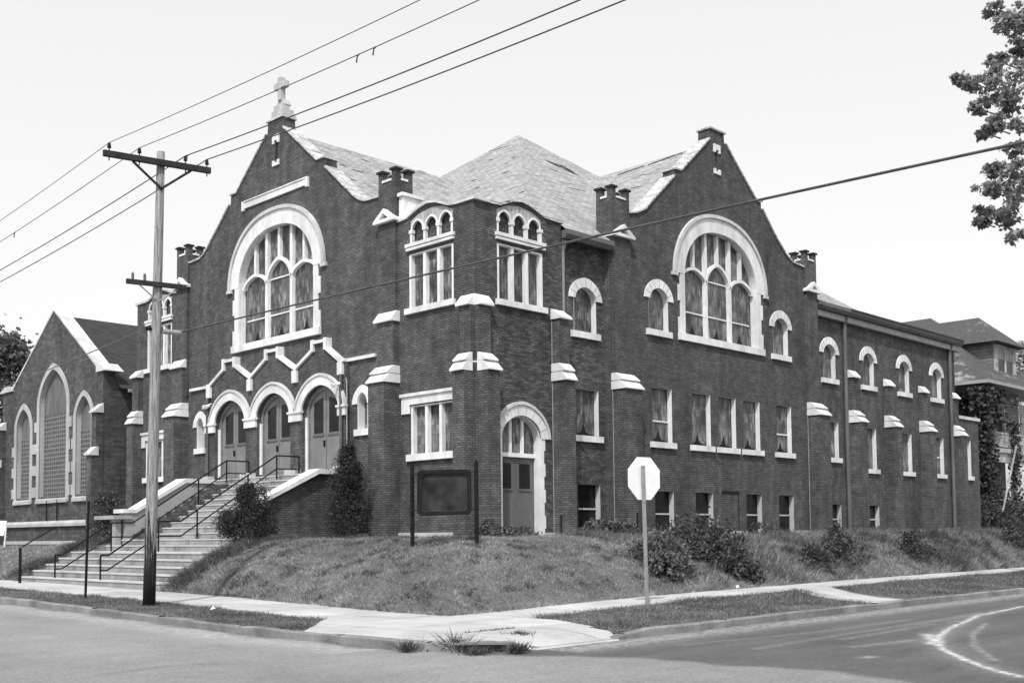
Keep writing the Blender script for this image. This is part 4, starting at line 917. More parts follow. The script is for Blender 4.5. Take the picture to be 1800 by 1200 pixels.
hbox('eaves_board', 'metal_lt', ex - .02, ex + 11.32, ey - .02, ey + 17, ez - .2, ez - .01)
do = mesh_obj('dormer', MB().wbox(45.2, 48.6, 3.3, 8, 10.6, 12.7), 'siding', HS)
pr = MB(); q = [(44.6, 2.8, 12.7), (49.2, 2.8, 12.7), (49.2, 9, 12.7), (44.6, 9, 12.7)]; a_, b_ = (46.9, 4.77, 14.6), (46.9, 9, 14.6)
for f in ([q[0], q[1], a_], [q[1], q[2], b_, a_], [q[2], q[3], b_], [q[3], q[0], a_, b_], q[::-1]): pr.poly(f)
mesh_obj('dormer_roof', pr, 'house_roof', do)
DF = FR(3.3)
mesh_obj('dormer_window', MB().prism(DF, rect(45.25, 48.55, 10.85, 12.65), .06, -.02, [rect(45.75, 46.8, 11.05, 12.5), rect(47.0, 48.05, 11.05, 12.5)]), 'porch_white', do)
mesh_obj('window_pane', MB().prism(DF, rect(45.6, 48.2, 11.0, 12.55), .012, -.01), 'glass', do)
mesh_obj('window_blind', MB().prism(DF, rect(45.7, 48.1, 11.8, 12.55), .022, .014), 'riser', do)
mesh_obj('painted_balcony_shade', MB().prism(FR(5.29), rect(42.4, 46.4, 6.5, 9.6), .012, -.01), 'void', HS)  # flat dark sheet painting the shade inside the balcony
# second hipped roof behind the wing
r2 = MB(); q = [(36.5, 12, 10.4), (44, 12, 10.4), (44, 20, 10.4), (36.5, 20, 10.4)]; a_, b_ = (40.2, 15.5, 13.4), (40.2, 16.5, 13.4)
H2 = thing('rear_house', (40, 16, 1.5), 'grey hipped roof of a house rising behind the rear wing of the church', 'house')
for f in ([q[0], q[1], a_], [q[1], q[2], b_, a_], [q[2], q[3], b_], [q[3], q[0], a_, b_], q[::-1]): r2.poly(f)
mesh_obj('roof', r2, 'house_roof', H2); mesh_obj('wall', MB().wbox(37, 43.6, 12.4, 19.6, 1.2, 10.4), 'siding', H2)
# porch: deck, floor above, posts, railings
pc = mesh_obj('porch', MB().wbox(ex + .6, ex + 11, ey + .4, ey + 3.2, 6.1, 6.35).wbox(ex + .8, ex + 11, ey + .5, ey + 3.2, 2.3, 2.5).wbox(ex + .8, ex + 11, ey + .5, ey + .7, 5.55, 6.1), 'porch_white', HS)
pp = MB()
for q in (ex + 1.0, ex + 5.2, ex + 9.5): pp.wbox(q, q + .22, ey + .6, ey + .82, 2.5, 5.55)
mesh_obj('porch_post', pp, 'porch_white', pc)
for zb, nm in ((6.35, 'balcony_railing'), (2.5, 'porch_railing')):
    rr = MB().wbox(ex + .7, ex + 11, ey + .5, ey + .58, zb + .85, zb + .93).wbox(ex + .7, ex + 11, ey + .5, ey + .58, zb + .1, zb + .16)
    q = ex + .75
    while q < ex + 10.9: rr.wbox(q, q + .06, ey + .51, ey + .57, zb + .16, zb + .85); q += .17
    for yy in np.arange(ey + .7, ey + 3.1, .17): rr.wbox(ex + .7, ex + .76, yy, yy + .06, zb + .16, zb + .85)
    rr.wbox(ex + .7, ex + .78, ey + .6, ey + 3.2, zb + .851, zb + .929)
    mesh_obj(nm, rr, 'porch_white', pc)
HF = FR(ey + 3.2)
mesh_obj('window', MB().prism(FR(3.35), rect(49.1, 50.6, 6.5, 9.3), .05, -.01), 'porch_white', HS)
mesh_obj('painted_porch_shade', MB().prism(HF, rect(ex + 1.3, ex + 4.5, 2.6, 5.2), .012, -.01), 'void', HS)  # dark sheet on the wall, standing for the shade under the porch
mesh_obj('corner_board', MB().wbox(46.42, 46.55, 3.25, 3.4, 6.35, ez - .2), 'porch_white', HS)
PL = at(1770, 830, 58); mesh_obj('ladder_pole', MB().tube([PL + Vector((.6, -.3, 1.4)), PL + Vector((-.2, .2, -2.0))], .05, 6), 'porch_white', HS)

# ------------------------------------------------------------------ utility pole, wires
pb = Vector((-9.6, .05, .25)); pt = onx(283, 267, -9.6)
UP = thing('utility_pole', pb, 'weathered wooden utility pole with two dark crossarms beside the church steps', 'utility pole')
axis = (pt - pb)
mesh_obj('pole', MB().tube([pb + axis * t for t in np.linspace(0, 1, 9)], .135, 14, .085), 'pole', UP, smooth=True)
adir = Vector((.975, -.222, 0)).normalized(); side_ = Vector((-.222, -.975, 0))
def arm(zf, half0, half1, sec, name='crossarm'):
    c = pb + axis * zf + side_ * .12
    a, b = c - adir * half0, c + adir * half1
    up = Vector((0, 0, 1)); vs = []
    for q in (a, b):
        for i, j in ((-1, -1), (1, -1), (1, 1), (-1, 1)): vs.append(q + side_ * sec * .45 * i + up * sec * .55 * j)
    mb = MB(); mb.add(vs, [(0, 1, 2, 3), (7, 6, 5, 4), (0, 4, 5, 1), (1, 5, 6, 2), (2, 6, 7, 3), (3, 7, 4, 0)])
    return c, mesh_obj(name, mb, 'darkwood', UP)
c1, a1_ = arm(.972, 1.22, 1.05, .11)
c2, a2_ = arm(.702, .68, .58, .09)
for cc_, off in ((c1, .62), ):
    for s_ in (-1, 1):
        o = cc_ + adir * s_ * off - Vector((0, 0, .07)); mesh_obj('brace', MB().tube([o, pb + axis * .915 + side_ * .1], .028, 6), 'darkwood', a1_)
for s_ in (-1, 1): mesh_obj('brace', MB().tube([c2 + adir * s_ * .42 - Vector((0, 0, .04)), pb + axis * .665 + side_ * .09], .014, 6), 'galv', a2_)
ins = []
for o in (-1.1, -.48, .5, .97):
    q = c1 + adir * o + Vector((0, 0, .06)); mb = MB().tube([q, q + Vector((0, 0, .09))], .012, 6).tube([q + Vector((0, 0, .07)), q + Vector((0, 0, .12)), q + Vector((0, 0, .17))], .045, 10, .03)
    mb.tube([q - Vector((0, 0, .2)), q], .012, 6); mesh_obj('insulator', mb, 'black', a1_); ins.append(q + Vector((0, 0, .18)))
for o in (-.55, -.3):
    q = c2 + adir * o + Vector((0, 0, .05)); mesh_obj('insulator', MB().tube([q, q + Vector((0, 0, .05)), q + Vector((0, 0, .13))], .03, 10, .03).tube([q + Vector((0, 0, .12)), q + Vector((0, 0, .16))], .03, 8, .01), 'metal', a2_)
mesh_obj('bolt_plate', MB().tube([pb + axis * .60 + adir * .12 + side_ * .1, pb + axis * .60 + adir * .5 + side_ * .1], .055, 10), 'galv', UP)
mesh_obj('secondary_clamp', MB().tube([pb + axis * .605 - adir * .22, pb + axis * .605 - adir * .1], .04, 8), 'black', UP)
labels = ['thin overhead wire on the outermost left insulator of the crossarm', 'thin overhead wire on the second insulator from the left', 'heavier overhead wire just right of the pole top', 'heavier overhead wire on the right end of the crossarm']
for i, q in enumerate(ins):
    r_ = (.007, .008, .012, .012)[i]
    pl = []
    for s_ in np.linspace(0, 40, 41):
        pl.append((q.x - .0 * s_, q.y - s_, q.z - (.060 + .004 * (i > 1)) * s_ + .0016 * s_ * s_))
    pr_ = [(q.x, q.y + s_, q.z - .088 * s_ + .0019 * s_ * s_) for s_ in np.linspace(0, 46, 47)][1:]
    wr = mesh_obj('overhead_wire', MB().tube(pr_[::-1] + pl, r_, 6), 'wire'); tag(wr, labels[i], 'wire', 'overhead wires on the crossarm')
    if i in (1, 2):
        pass
for k_, (px_, py_, w_) in enumerate([(25, 413, 1), (628, 107, 1), (657, 94, 1), (329, 284, 2)]):
    q = onx(px_, py_, ins[w_].x); 
    # splice sits on the wire itself
    s_ = ins[w_].y - q.y
    z_ = ins[w_].z - ((.060 + .004 * (w_ > 1)) * s_ - .0016 * s_ * s_ if s_ > 0 else .088 * -s_ - .0019 * s_ * s_)
    mb = MB().tube([(q.x, q.y - .05, z_ + .0), (q.x, q.y, z_ - .02), (q.x, q.y + .02, z_ - .12)], .014, 6)
    tag(mesh_obj('wire_splice', mb, 'wire'), ['short wire tail hanging at the far left over the roofs', 'wire tail above the church roof ridge, lower of two', 'wire tail above the church roof ridge, upper of two', 'curled wire tail beside the pole insulators'][k_], 'wire splice')
# service cable: from the pole, over the lawn, to the right
P0 = onx(318, 563, -9.35); P0 = pb + axis * .60 + adir * .5 + side_ * .1
cp = [(640, 501.6), (1000, 429.3), (1440, 334.7), (1800, 250)]
E1 = at(1990, 203, 10.5)
ts = []
def cabpt(px_, py_):                               # vertical plane through both ends
    nrm = Vector((-(E1 - P0).y, (E1 - P0).x, 0)); r = Vector(ray(px_, py_)); t = (P0 - CAM).dot(nrm) / r.dot(nrm); return CAM + r * t
pts = [P0] + [cabpt(a, b) for a, b in cp] + [E1]
fitx = np.array([(p - P0).xy.length for p in pts]); fitz = np.array([p.z for p in pts]); co = np.polyfit(fitx, fitz, 2)
hd = (E1 - P0); hd.z = 0; L_ = hd.length; hd.normalize()
path = [P0.x + 0 for _ in range(0)]
path = [(P0.x + hd.x * s_, P0.y + hd.y * s_, float(np.polyval(co, s_))) for s_ in np.linspace(0, L_ * 1.8, 60)]
tag(mesh_obj('service_cable', MB().tube(path, .017, 6), 'wire'), 'single sagging cable crossing in front of the church from pole to right edge', 'cable')
q = pb + axis * .605 - adir * .2
path = [(q.x, q.y + s_, q.z - .07 * s_ + .0009 * s_ * s_ + (.0 if not 8 < s_ < 10 else 0)) for s_ in np.linspace(0, 50, 40)]
tag(mesh_obj('service_cable', MB().tube(path, .012, 6), 'metal'), 'thin pale cable running left from the pole across the stone hall', 'cable')

# ------------------------------------------------------------------ signs and posts
sb = onz(1138, 1066, .17); d0 = -(RN.T @ (np.array(sb) - CN))[2]
SG = thing('stop_sign', sb, 'back of an octagonal traffic sign on a grey channel post at the corner', 'sign')
pt_ = at(1130, 818, d0 - .05); mb = MB()
mb.tube([sb - Vector((0, 0, .2)), pt_], .045, 6); mesh_obj('post', mb, 'galv', SG)
cs = at(1132.5, 840.5, d0 + .06); th = R(36)
fw = Vector((RN[0, 2], RN[1, 2], 0)).normalized()          # towards the camera
nrm = Matrix.Rotation(th, 3, 'Z') @ fw; tx = nrm.cross(Vector((0, 0, 1))).normalized(); hh = 37.5 / FPX * d0
oc = [cs + (tx * math.cos(a_) + Vector((0, 0, 1)) * math.sin(a_)) * hh / math.cos(math.pi / 8) for a_ in [math.pi / 8 + i * math.pi / 4 for i in range(8)]]
mb = MB(); mb.add(oc + [q - nrm * .012 for q in oc], [tuple(range(8)), tuple(range(15, 7, -1))] + [(i, 8 + i, 8 + (i + 1) % 8, (i + 1) % 8) for i in range(8)]); mesh_obj('panel', mb, 'signback', SG)
# notice board
d1 = 26.3
pA = at(725, 950, d1); pB = at(838, 950, d1 - .2); pA.z = float(H(pA.x, pA.y)); pB.z = float(H(pB.x, pB.y))
NB = thing('notice_board', (pA + pB) / 2, 'dark rounded notice board between two black posts on the lawn', 'notice board')
tA = at(726, 815, d1); tB = at(837, 812, d1 - .2)
for a_, b_ in ((pA, tA), (pB, tB)): mesh_obj('post', MB().tube([a_ - Vector((0, 0, .2)), Vector((a_.x, a_.y, b_.z))], .05, 8).tube([Vector((a_.x, a_.y, b_.z)), Vector((a_.x, a_.y, b_.z + .06))], .03, 8), 'black', NB)
q = [at(a_, b_, d1 - .1) for a_, b_ in ((734, 826), (829, 824), (829, 904), (734, 906))]
ux = (q[1] - q[0]); uz = Vector((0, 0, q[0].z - q[3].z)); og = q[3]; nn = ux.cross(uz).normalized()
if nn.dot(CAM - og) < 0: nn = -nn
def FN(a, b, dd): return tuple(og + ux * a + uz * b + nn * dd)
def rrect(m, r, n=5):
    out = []
    for cx_, cy_, a0 in ((1 - m - r, 1 - m - r, 0), (m + r, 1 - m - r, 90), (m + r, m + r, 180), (1 - m - r, m + r, 270)):
        for i in range(n + 1): t = R(a0 + 90 * i / n); out.append((cx_ + r * math.cos(t), cy_ + r * math.sin(t)))
    return out
mesh_obj('frame', MB().prism(FN, rrect(0, .09), .1, -.1, [rrect(.085, .08)]), 'black', NB)
k = N('board_face'); tc = k.pos(); k.col(k.ramp(k.noise(tc, 2.2, 2), [(.35, .010), (.65, .038)])); k.rough(.55); k.b.inputs['Specular IOR Level'].default_value = .15; M['board'] = k.m
mesh_obj('rim_highlight', MB().prism(FN, rrect(.075, .085), .045, -.02, [rrect(.09, .08)]), 'metal', NB)  # grey line drawn in for the edge highlight inside the frame
mesh_obj('display_face', MB().prism(FN, rrect(.08, .08), .03, -.02), 'board', NB)
for b in (.12, .93): mesh_obj('hanger_rod', MB().tube([FN(-.14, b, 0), FN(1.14, b, 0)], .012, 6), 'black', NB)
sp = onz(150, 1043, .38); s2_ = at(156, 880, -(RN.T @ (np.array(sp) - CN))[2])
tag(mesh_obj('signpost', MB().tube([sp - Vector((0, 0, .2)), s2_], .032, 8), 'black'), 'bare black iron post leaning at the kerb left of the steps', 'post')
sp = onz(35, 1016, .5)
RP = thing('rail_post', sp, 'short black post with a broken sloping rail at the far left', 'post')
mesh_obj('post', MB().tube([sp - Vector((0, 0, .2)), sp + Vector((0, 0, .92))], .045, 8), 'black', RP)
mesh_obj('rail', MB().tube([sp + Vector((.1, .1, .95)), sp + Vector((1.6, 1.3, 1.55))], .02, 6), 'black', RP)
q = [at(a_, b_, 39) for a_, b_ in ((-14, 914), (12, 915), (6, 941), (-14, 940))]
RS = thing('roadside_sign', at(4, 960, 39), 'plain white board on a thin white stake at the left edge', 'sign')
mb = MB(); mb.add(q + [p_ + Vector((.02, .02, 0)) for p_ in q], [(0, 1, 2, 3), (7, 6, 5, 4)] + [(i, (i + 1) % 4, 4 + (i + 1) % 4, 4 + i) for i in range(4)]); mesh_obj('panel', mb, 'signback', RS)
mesh_obj('stake', MB().tube([at(11, 920, 39), at(8, 961, 39)], .03, 6), 'white', RS)
for i, (px_, py_) in enumerate([(987, 905), (1121, 900)]):
    q = ony(px_, 945, -.9 if i == 0 else -1.0); gz_ = float(H(q.x, q.y)); t_ = ony(px_, py_, q.y)
    tag(mesh_obj('stake', MB().tube([(q.x, q.y, gz_ - .1), (q.x, q.y, t_.z)], .03, 6), 'black'), ['thin black stake by the tower door', 'thin black stake by the gable pier'][i], 'stake')
# side steps cut into the right bank
SS = thing('garden_steps', (-.2, -6, .4), 'three small concrete steps half hidden by shrubs on the right bank', 'steps')
q = onz(1240, 1036, .4)
for i in range(4):
    q = ony(1240 - 4 * i, 1030, -6.62 + .36 * i)
    mesh_obj('step', MB().wbox(q.x - .34, q.x + .34, -6.62 + .36 * i, -6.1 + .36 * i, .1, .42 + .16 * i), 'kerb', SS)
# ------------------------------------------------------------------ foliage
def leaves(centers, size, asp=.55, flat=.0):
    n = len(centers); c = np.asarray(centers)
    u = rng.normal(size=(n, 3)); u /= np.linalg.norm(u, axis=1)[:, None]
    v = rng.normal(size=(n, 3)); v -= (v * u).sum(1)[:, None] * u; v /= np.linalg.norm(v, axis=1)[:, None]
    s_ = size * rng.uniform(.6, 1.3, (n, 1))
    P = np.stack([c - u * s_ * .5, c + v * s_ * asp * .5, c + u * s_ * .5, c - v * s_ * asp * .5], 1).reshape(-1, 3)
    Fq_ = np.arange(4 * n).reshape(n, 4); return P, Fq_
def clumps(blobs, per, sub, size):
    """blobs: list of (x,y,z,rx,ry,rz): leaves gather in sub-clumps on the outer part of each blob"""
    out = []
    for (x, y, z, rx, ry, rz) in blobs:
        k_ = sub; d_ = rng.normal(size=(k_, 3)); d_ /= np.linalg.norm(d_, axis=1)[:, None]; rr = rng.uniform(.35, 1.02, (k_, 1)) ** .6
        cs_ = d_ * rr
        n = per; w_ = rng.integers(0, k_, n); pts_ = cs_[w_] + rng.normal(size=(n, 3)) * .2
        out.append(pts_ * [rx, ry, rz] + [x, y, z])
    return np.concatenate(out)
def shrub(name, blobs, per, sub, size, mat, label, cat, asp=.5, group=None, stem=True):
    b0 = blobs[0]; base = Vector((b0[0], b0[1], float(H(b0[0], b0[1]))))
    t = thing(name, base, label, cat, group)
    P, Fq_ = leaves(clumps(blobs, per, sub, size), size, asp); 
    ok = P[:, 2].reshape(-1, 4).min(1) > H(P[::4, 0], P[::4, 1]) - .05
    Fq_ = Fq_[ok]
    raw('foliage', P, Fq_, mat, t)
    if stem:
        mb = MB()
        for (x, y, z, rx, ry, rz) in blobs[:4]:
            for _ in range(3):
                e_ = Vector((x + random.uniform(-.5, .5) * rx, y + random.uniform(-.5, .5) * ry, z + rz * .5)); mb.tube([base + Vector((random.uniform(-.1, .1), random.uniform(-.1, .1), -.1)), (base + e_) / 2 + Vector((0, 0, .1)), e_], .03, 5, .01)
        mesh_obj('stem', mb, 'bark', t)
    return t
def gp(px_, depth):                                 # ground point under an image column at a given distance
    p_ = at(px_, 945, depth); return p_.x, p_.y, float(H(p_.x, p_.y))
# evergreen left of the brick cheek wall: base near (425, 955)
x, y, z = gp(428, 31.2)
x, y, z = -4.1, 4.9, float(H(-4.1, 4.9))
shrub('evergreen_bush', [(x, y, z + .45, .78, .78, .6), (x + .1, y - .1, z + 1.0, .5, .5, .6), (x - .05, y + .1, z + 1.35, .25, .25, .3), (x - .4, y + .4, z + .5, .4, .4, .4)], 3800, 60, .075, 'conifer', 'dark rounded evergreen bush at the foot of the brick cheek wall', 'bush', .35)
p_ = onx(612, 945, -1.35); x, y, z = p_.x, p_.y, float(H(p_.x, p_.y))
shrub('arborvitae', [(x, y, z + .6, .62, .62, .9), (x, y, z + 1.5, .5, .5, .8), (x + .02, y + .05, z + 2.25, .24, .24, .55), (x - .05, y - .3, z + 1.9, .2, .2, .4)], 5200, 80, .085, 'conifer', 'tall dark arborvitae against the church wall beside the doors', 'shrub', .3)
p_ = onx(190, 950, -2.6); x, y, z = p_.x, p_.y, float(H(p_.x, p_.y))
shrub('bush', [(x, y, z + .5, .6, .8, .6), (x, y, z + 1.1, .5, .6, .5), (x + .1, y + .3, z + 1.6, .35, .4, .3)], 1500, 40, .1, 'leaf', 'loose leafy bush left of the entrance steps', 'bush')
# shrubs over the garden steps
def ps(px_, y_): q_ = ony(px_, 950, y_); return q_.x, y_, float(H(q_.x, y_))
x, y, z = ps(1160, -5.6); shrub('shrub', [(x, y, z + .3, .75, .6, .6), (x + .2, y - .2, z + .0, .5, .5, .5), (x - .3, y - .3, z, .5, .5, .4)], 1700, 30, .12, 'leaf_pale', 'pale leaved shrub on the left of the garden steps', 'shrub')
x, y, z = ps(1222, -4.3); shrub('shrub', [(x, y, z + .4, 1.0, .7, .6), (x + .6, y + .2, z + .2, .8, .6, .5), (x - .6, y - .2, z + .1, .6, .5, .45)], 2200, 36, .12, 'leaf', 'dark bushy shrub behind the garden steps, highest of the three', 'shrub')
x, y, z = ps(1286, -5.8); shrub('shrub', [(x, y, z + .3, .55, .5, .65), (x + .05, y - .4, z - .1, .45, .35, .5), (x - .3, y + .6, z + .5, .6, .5, .5)], 2300, 34, .12, 'leaf', 'dark shrub on the right of the garden steps', 'shrub')
x, y, z = ps(1062, -2.2); shrub('weed_clump', [(x, y, z + .25, .6, .5, .3), (x + .7, y, z + .2, .5, .4, .3)], 900, 26, .13, 'leaf_pale', 'spreading weeds before the recess basement window', 'weeds')
x, y, z = ps(1050, -.6); shrub('weed_clump', [(x, y, z + .3, .5, .3, .3)], 500, 16, .12, 'leaf', 'low weeds between tower door and gable pier', 'weeds')
x, y, z = ps(905, -.45); shrub('weed_clump', [(x, y, z + .12, .8, .3, .22), (x - .9, y, z + .2, .3, .3, .35)], 700, 20, .11, 'leaf_pale', 'leafy weeds along the sill of the tower side door', 'weeds')
x, y, z = ps(1345, -.6); shrub('weed_clump', [(x, y, z + .2, .6, .4, .3)], 600, 16, .1, 'leaf', 'dark weeds under the fourth basement window', 'weeds')
x, y, z = ps(1268, -.6); shrub('weed_clump', [(x, y, z + .2, .35, .3, .25)], 300, 10, .1, 'leaf', 'small weeds by the bricked up basement window', 'weeds')
x, y, z = ps(1536, -.2); shrub('weed_clump', [(x, y, z + .15, 1.0, .4, .22)], 600, 16, .1, 'leaf', 'weeds against the rear wing wall', 'weeds')
for px_, y_, r_, lb in ((1482, -5.7, .85, 'dark brambly bush on the right bank near the path'), (1436, -6.0, .5, 'low small bush on the right bank beside the walk'), (1614, -5.6, .7, 'small upright bush further along the right bank'), (1798, -5.6, .9, 'dark bush on the bank at the right edge')):
    x, y, z = ps(px_, y_); shrub('bush', [(x, y, z + .15, r_ * 1.2, r_ * .8, r_ * .9), (x + .2, y + .3, z + r_ * .8, r_ * .5, r_ * .5, r_ * .6)], 1700, 30, .10, 'leaf', lb, 'bush')
# hedge and ivy at the house
x, y, z = ps(1772, 1.0)
hb = [(x + i * 1.6 - 3.0, y + .6 * math.sin(i), 1.6 + .7, 1.1, .9, .95) for i in range(8)]
shrub('hedge', hb, 1100, 30, .17, 'ivy', 'dark overgrown hedge in front of the frame house', 'hedge')
iv = []
for i in range(2600):
    a_ = rng.uniform(0, 1); zz_ = rng.uniform(1.6, 9.6); y_ = ey + .2 + a_ * 9
    iv.append((ex + .9 - rng.uniform(0, .35), y_, zz_))
for i in range(5200):
    zz_ = rng.uniform(1.8, 9.7); xx_ = ex - .1 + abs(rng.normal(0, 1.4 if zz_ > 7.7 else .7 if zz_ > 4 else 1.8)); iv.append((xx_, ey + .3 + rng.uniform(-.3, .8), zz_))
P_, F_ = leaves(np.array(iv), .24, .8); iv_o = raw('ivy', P_, F_, 'ivy'); tag(iv_o, 'dense ivy climbing the corner of the frame house', 'ivy')
v2 = []
for i in range(900): 
    zz_ = rng.uniform(2, 8); v2.append((ex + 4.6 + rng.normal(0, .35), ey + .35 + rng.uniform(-.2, .3), zz_))
P_, F_ = leaves(np.array(v2), .2, .8); tag(raw('ivy', P_, F_, 'ivy'), 'thin vine twining up the second porch post of the frame house', 'vine')

def tree(name, base, blobs, per, sub, size, mat, label, r=.3, twig=False):
    t = thing(name, base, label, 'tree', None); base = Vector(base)
    P, Fq_ = leaves(clumps(blobs, per, sub, size), size, .6); raw('crown', P, Fq_, mat, t)
    mb = MB(); topz = max(b_[2] for b_ in blobs); cxy = Vector((base.x, base.y, topz))
    n_ = 8; mb.tube([base + (cxy - base) * i / n_ + Vector((.15 * math.sin(i), .15 * math.cos(i * 1.3), 0)) for i in range(n_ + 1)], r, 9, r * .2)
    for b_ in blobs:
        e_ = Vector(b_[:3])
        if twig: mb.tube([e_ + Vector((b_[3] * 1.2, -b_[3] * 1.2, -b_[5])), e_], .025, 5, .01); continue
        s_ = base.lerp(cxy, max(.3, min(.9, (e_.z - base.z) / (topz - base.z) - .18))); m_ = s_.lerp(e_, .5) + Vector((0, 0, .3)); mb.tube([s_, m_, e_], r * .22, 6, .02)
    mesh_obj('trunk', mb, 'bark', t); return t
# street tree on the right verge: its crown reaches into the picture
cl = [(1748, 16, .35), (1784, 24, .5), (1768, 42, .4), (1790, 60, .5), (1797, 88, .35), (1752, 108, .4), (1776, 126, .6), (1688, 138, .3), (1710, 147, .38), (1736, 142, .45), (1744, 165, .5), (1722, 192, .33), (1776, 184, .5), (1800, 160, .6), (1760, 214, .4), (1733, 235, .3), (1748, 226, .3), (1800, 215, .45), (1784, 262, .4), (1756, 297, .38), (1784, 296, .5), (1736, 334, .38), (1758, 332, .4), (1786, 334, .5), (1733, 366, .36), (1754, 378, .42), (1724, 391, .3), (1778, 380, .5), (1790, 416, .42), (1800, 360, .6), (1806, 300, .6), (1812, 120, .8), (1815, 40, .8)]
bl = []
for px_, py_, r_ in cl:
    p_ = at(px_, py_, random.uniform(30.5, 33.5)); bl.append((p_.x, p_.y, p_.z, r_ * .85, r_ * .85, r_ * .5))
tb = (14.8, -10.3, .3)
for i in range(26):
    a_ = random.uniform(0, 2 * math.pi); q_ = random.uniform(.8, 3.6); zz_ = random.uniform(9.5, 18); b3 = (tb[0] + 2.4 + q_ * math.cos(a_) * 1.1, tb[1] - 1.4 + q_ * math.sin(a_) * 1.1, zz_)
    cc_ = RN.T @ (np.array(b3) - CN)
    if 900 + FPX * cc_[0] / -cc_[2] > 1905: bl.append(b3 + (1.2, 1.2, .8))
tree('street_tree', tb, bl, 230, 13, .165, 'leaf_tree', 'leafy street tree whose branches hang into the upper right corner', .32, True)
bl = []
for px_, py_, r_ in ((8, 640, 1.5), (25, 625, 1.2), (10, 610, 1.), (-20, 660, 3), (20, 660, 1.6), (5, 690, 2), (-30, 620, 2), (-10, 720, 2.4), (-60, 660, 3), (-50, 710, 3)):
    p_ = at(px_, py_, 62); bl.append((p_.x, p_.y, p_.z, r_, r_, r_ * .8))
p_ = at(-15, 700, 62); tree('background_tree', (p_.x, p_.y, 1.0), bl, 900, 30, .26, 'leaf_pale', 'dark tree behind the stone hall at the left edge', .35)
bl = []
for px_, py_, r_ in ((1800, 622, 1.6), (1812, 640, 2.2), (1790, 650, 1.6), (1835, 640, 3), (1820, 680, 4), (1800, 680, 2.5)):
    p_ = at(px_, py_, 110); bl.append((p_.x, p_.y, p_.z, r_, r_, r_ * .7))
p_ = at(1840, 640, 110); tree('distant_tree', (p_.x, p_.y, 1.0), bl, 1000, 30, .4, 'leaf_hazed', 'distant tree right of the frame house, leaves coloured pale for haze', .4)

# ------------------------------------------------------------------ grass
def blades(n, region, hmin, hmax, wd, zf, name, mat, keep=None, tuft=None):
    pts_ = region(n); x, y = pts_[:, 0], pts_[:, 1]
    if keep is not None: m_ = keep(x, y); x, y = x[m_], y[m_]
    n = len(x); z = zf(x, y); h = rng.uniform(hmin, hmax, n)
    if tuft is not None: h *= tuft(x, y)
    a_ = rng.uniform(0, 2 * np.pi, n); dx, dy = np.cos(a_) * wd, np.sin(a_) * wd
    lx, ly = rng.normal(0, .75, n) * h, rng.normal(0, .75, n) * h; h = h * rng.uniform(.4, 1., n)
    P = np.stack([np.stack([x - dx, y - dy, z - .02], 1), np.stack([x + dx, y + dy, z - .02], 1), np.stack([x + lx, y + ly, z + h], 1)], 1).reshape(-1, 3)
    o = raw(name, P, np.arange(3 * n).reshape(n, 3), mat); kind(o, 'stuff'); return o
def box_region(x0, x1, y0, y1): return lambda n: np.stack([rng.uniform(x0, x1, n), rng.uniform(y0, y1, n)], 1)
def noise2(x, y, s_=1.): return .5 + .25 * np.sin(x * 1.7 * s_ + 1.3 * np.sin(y * 1.1 * s_)) + .25 * np.sin(y * 2.3 * s_ + 1.7 * np.sin(x * .9 * s_))
def lawnkeep(x, y): return ~((x > -.1) & (y > -.1)) & ~((x > -7.1) & (y > 4.2) & (y < 13.6))
def tf(x, y):
    e_ = np.minimum(np.abs(x + 7), np.abs(y + 6.6)); return (.6 + .9 * noise2(x, y, 1.5) ** 2) * (1 + 1.1 * np.exp(-e_ / .12))
tag(blades(150000, box_region(-7.08, 7, -6.68, 0), .04, .10, .009, H, 'lawn_grass', 'grass', lawnkeep, tf), 'mown grass covering the corner mound before the tower', 'grass')
tag(blades(60000, box_region(-7, 0, -.1, 6), .04, .10, .010, H, 'lawn_grass', 'grass', lawnkeep, tf), 'mown grass sloping beside the entrance steps', 'grass')
tag(blades(50000, box_region(-7, 0, 13.4, 32), .06, .16, .014, H, 'lawn_grass', 'grass', None, tf), 'rough grass bank before the stone hall', 'grass')
tag(blades(190000, box_region(1, 38, -6.6, .2), .08, .30, .011, H, 'tall_grass', 'weed', lambda x, y: ~((y > -.1) & (x < 18.6)) & (rng.uniform(size=len(x)) < .35 + .65 * noise2(x, y, .8)), lambda x, y: (.45 + 1.0 * noise2(x, y, .7)) * (.25 + .75 * sstep((-.2 - y) / 2.2))), 'tall unmown weeds and grass on the right bank', 'weeds')
tag(blades(60000, box_region(38, 75, -6.6, 1), .1, .35, .02, H, 'tall_grass', 'weed'), 'tall grass running on beyond the church at right', 'weeds')
def clump_region(n_cl, per, x0, x1, y0, y1, r0):
    def f(n):
        c_ = np.stack([rng.uniform(x0, x1, n_cl), rng.uniform(y0, y1, n_cl)], 1); rr_ = rng.uniform(.4, 1.6, n_cl) * r0
        k_ = rng.integers(0, n_cl, n); return c_[k_] + rng.normal(size=(n, 2)) * rr_[k_][:, None]
    return f
inl = lambda x, y: lawnkeep(x, y) & (x > -7.05) & (y > -6.65)
tag(blades(19000, clump_region(340, 0, -7, 6, -6.6, 4, .09), .06, .17, .013, H, 'lawn_weeds', 'weed_dark', inl), 'dark coarse tufts and clover scattered through the corner lawn', 'weeds')
tag(blades(34000, clump_region(420, 0, 1, 36, -6.5, -1.8, .17), .10, .42, .014, H, 'bank_weeds', 'weed_dark', inl), 'dark ragged weeds standing out of the grass on the right bank', 'weeds')
tag(blades(9000, clump_region(60, 0, -6.9, -3, 3.9, 4.6, .12), .08, .26, .012, H, 'step_edge_weeds', 'weed_dark', lambda x, y: (y < 4.75)), 'rough weeds spilling over the right edge of the entrance steps', 'weeds')
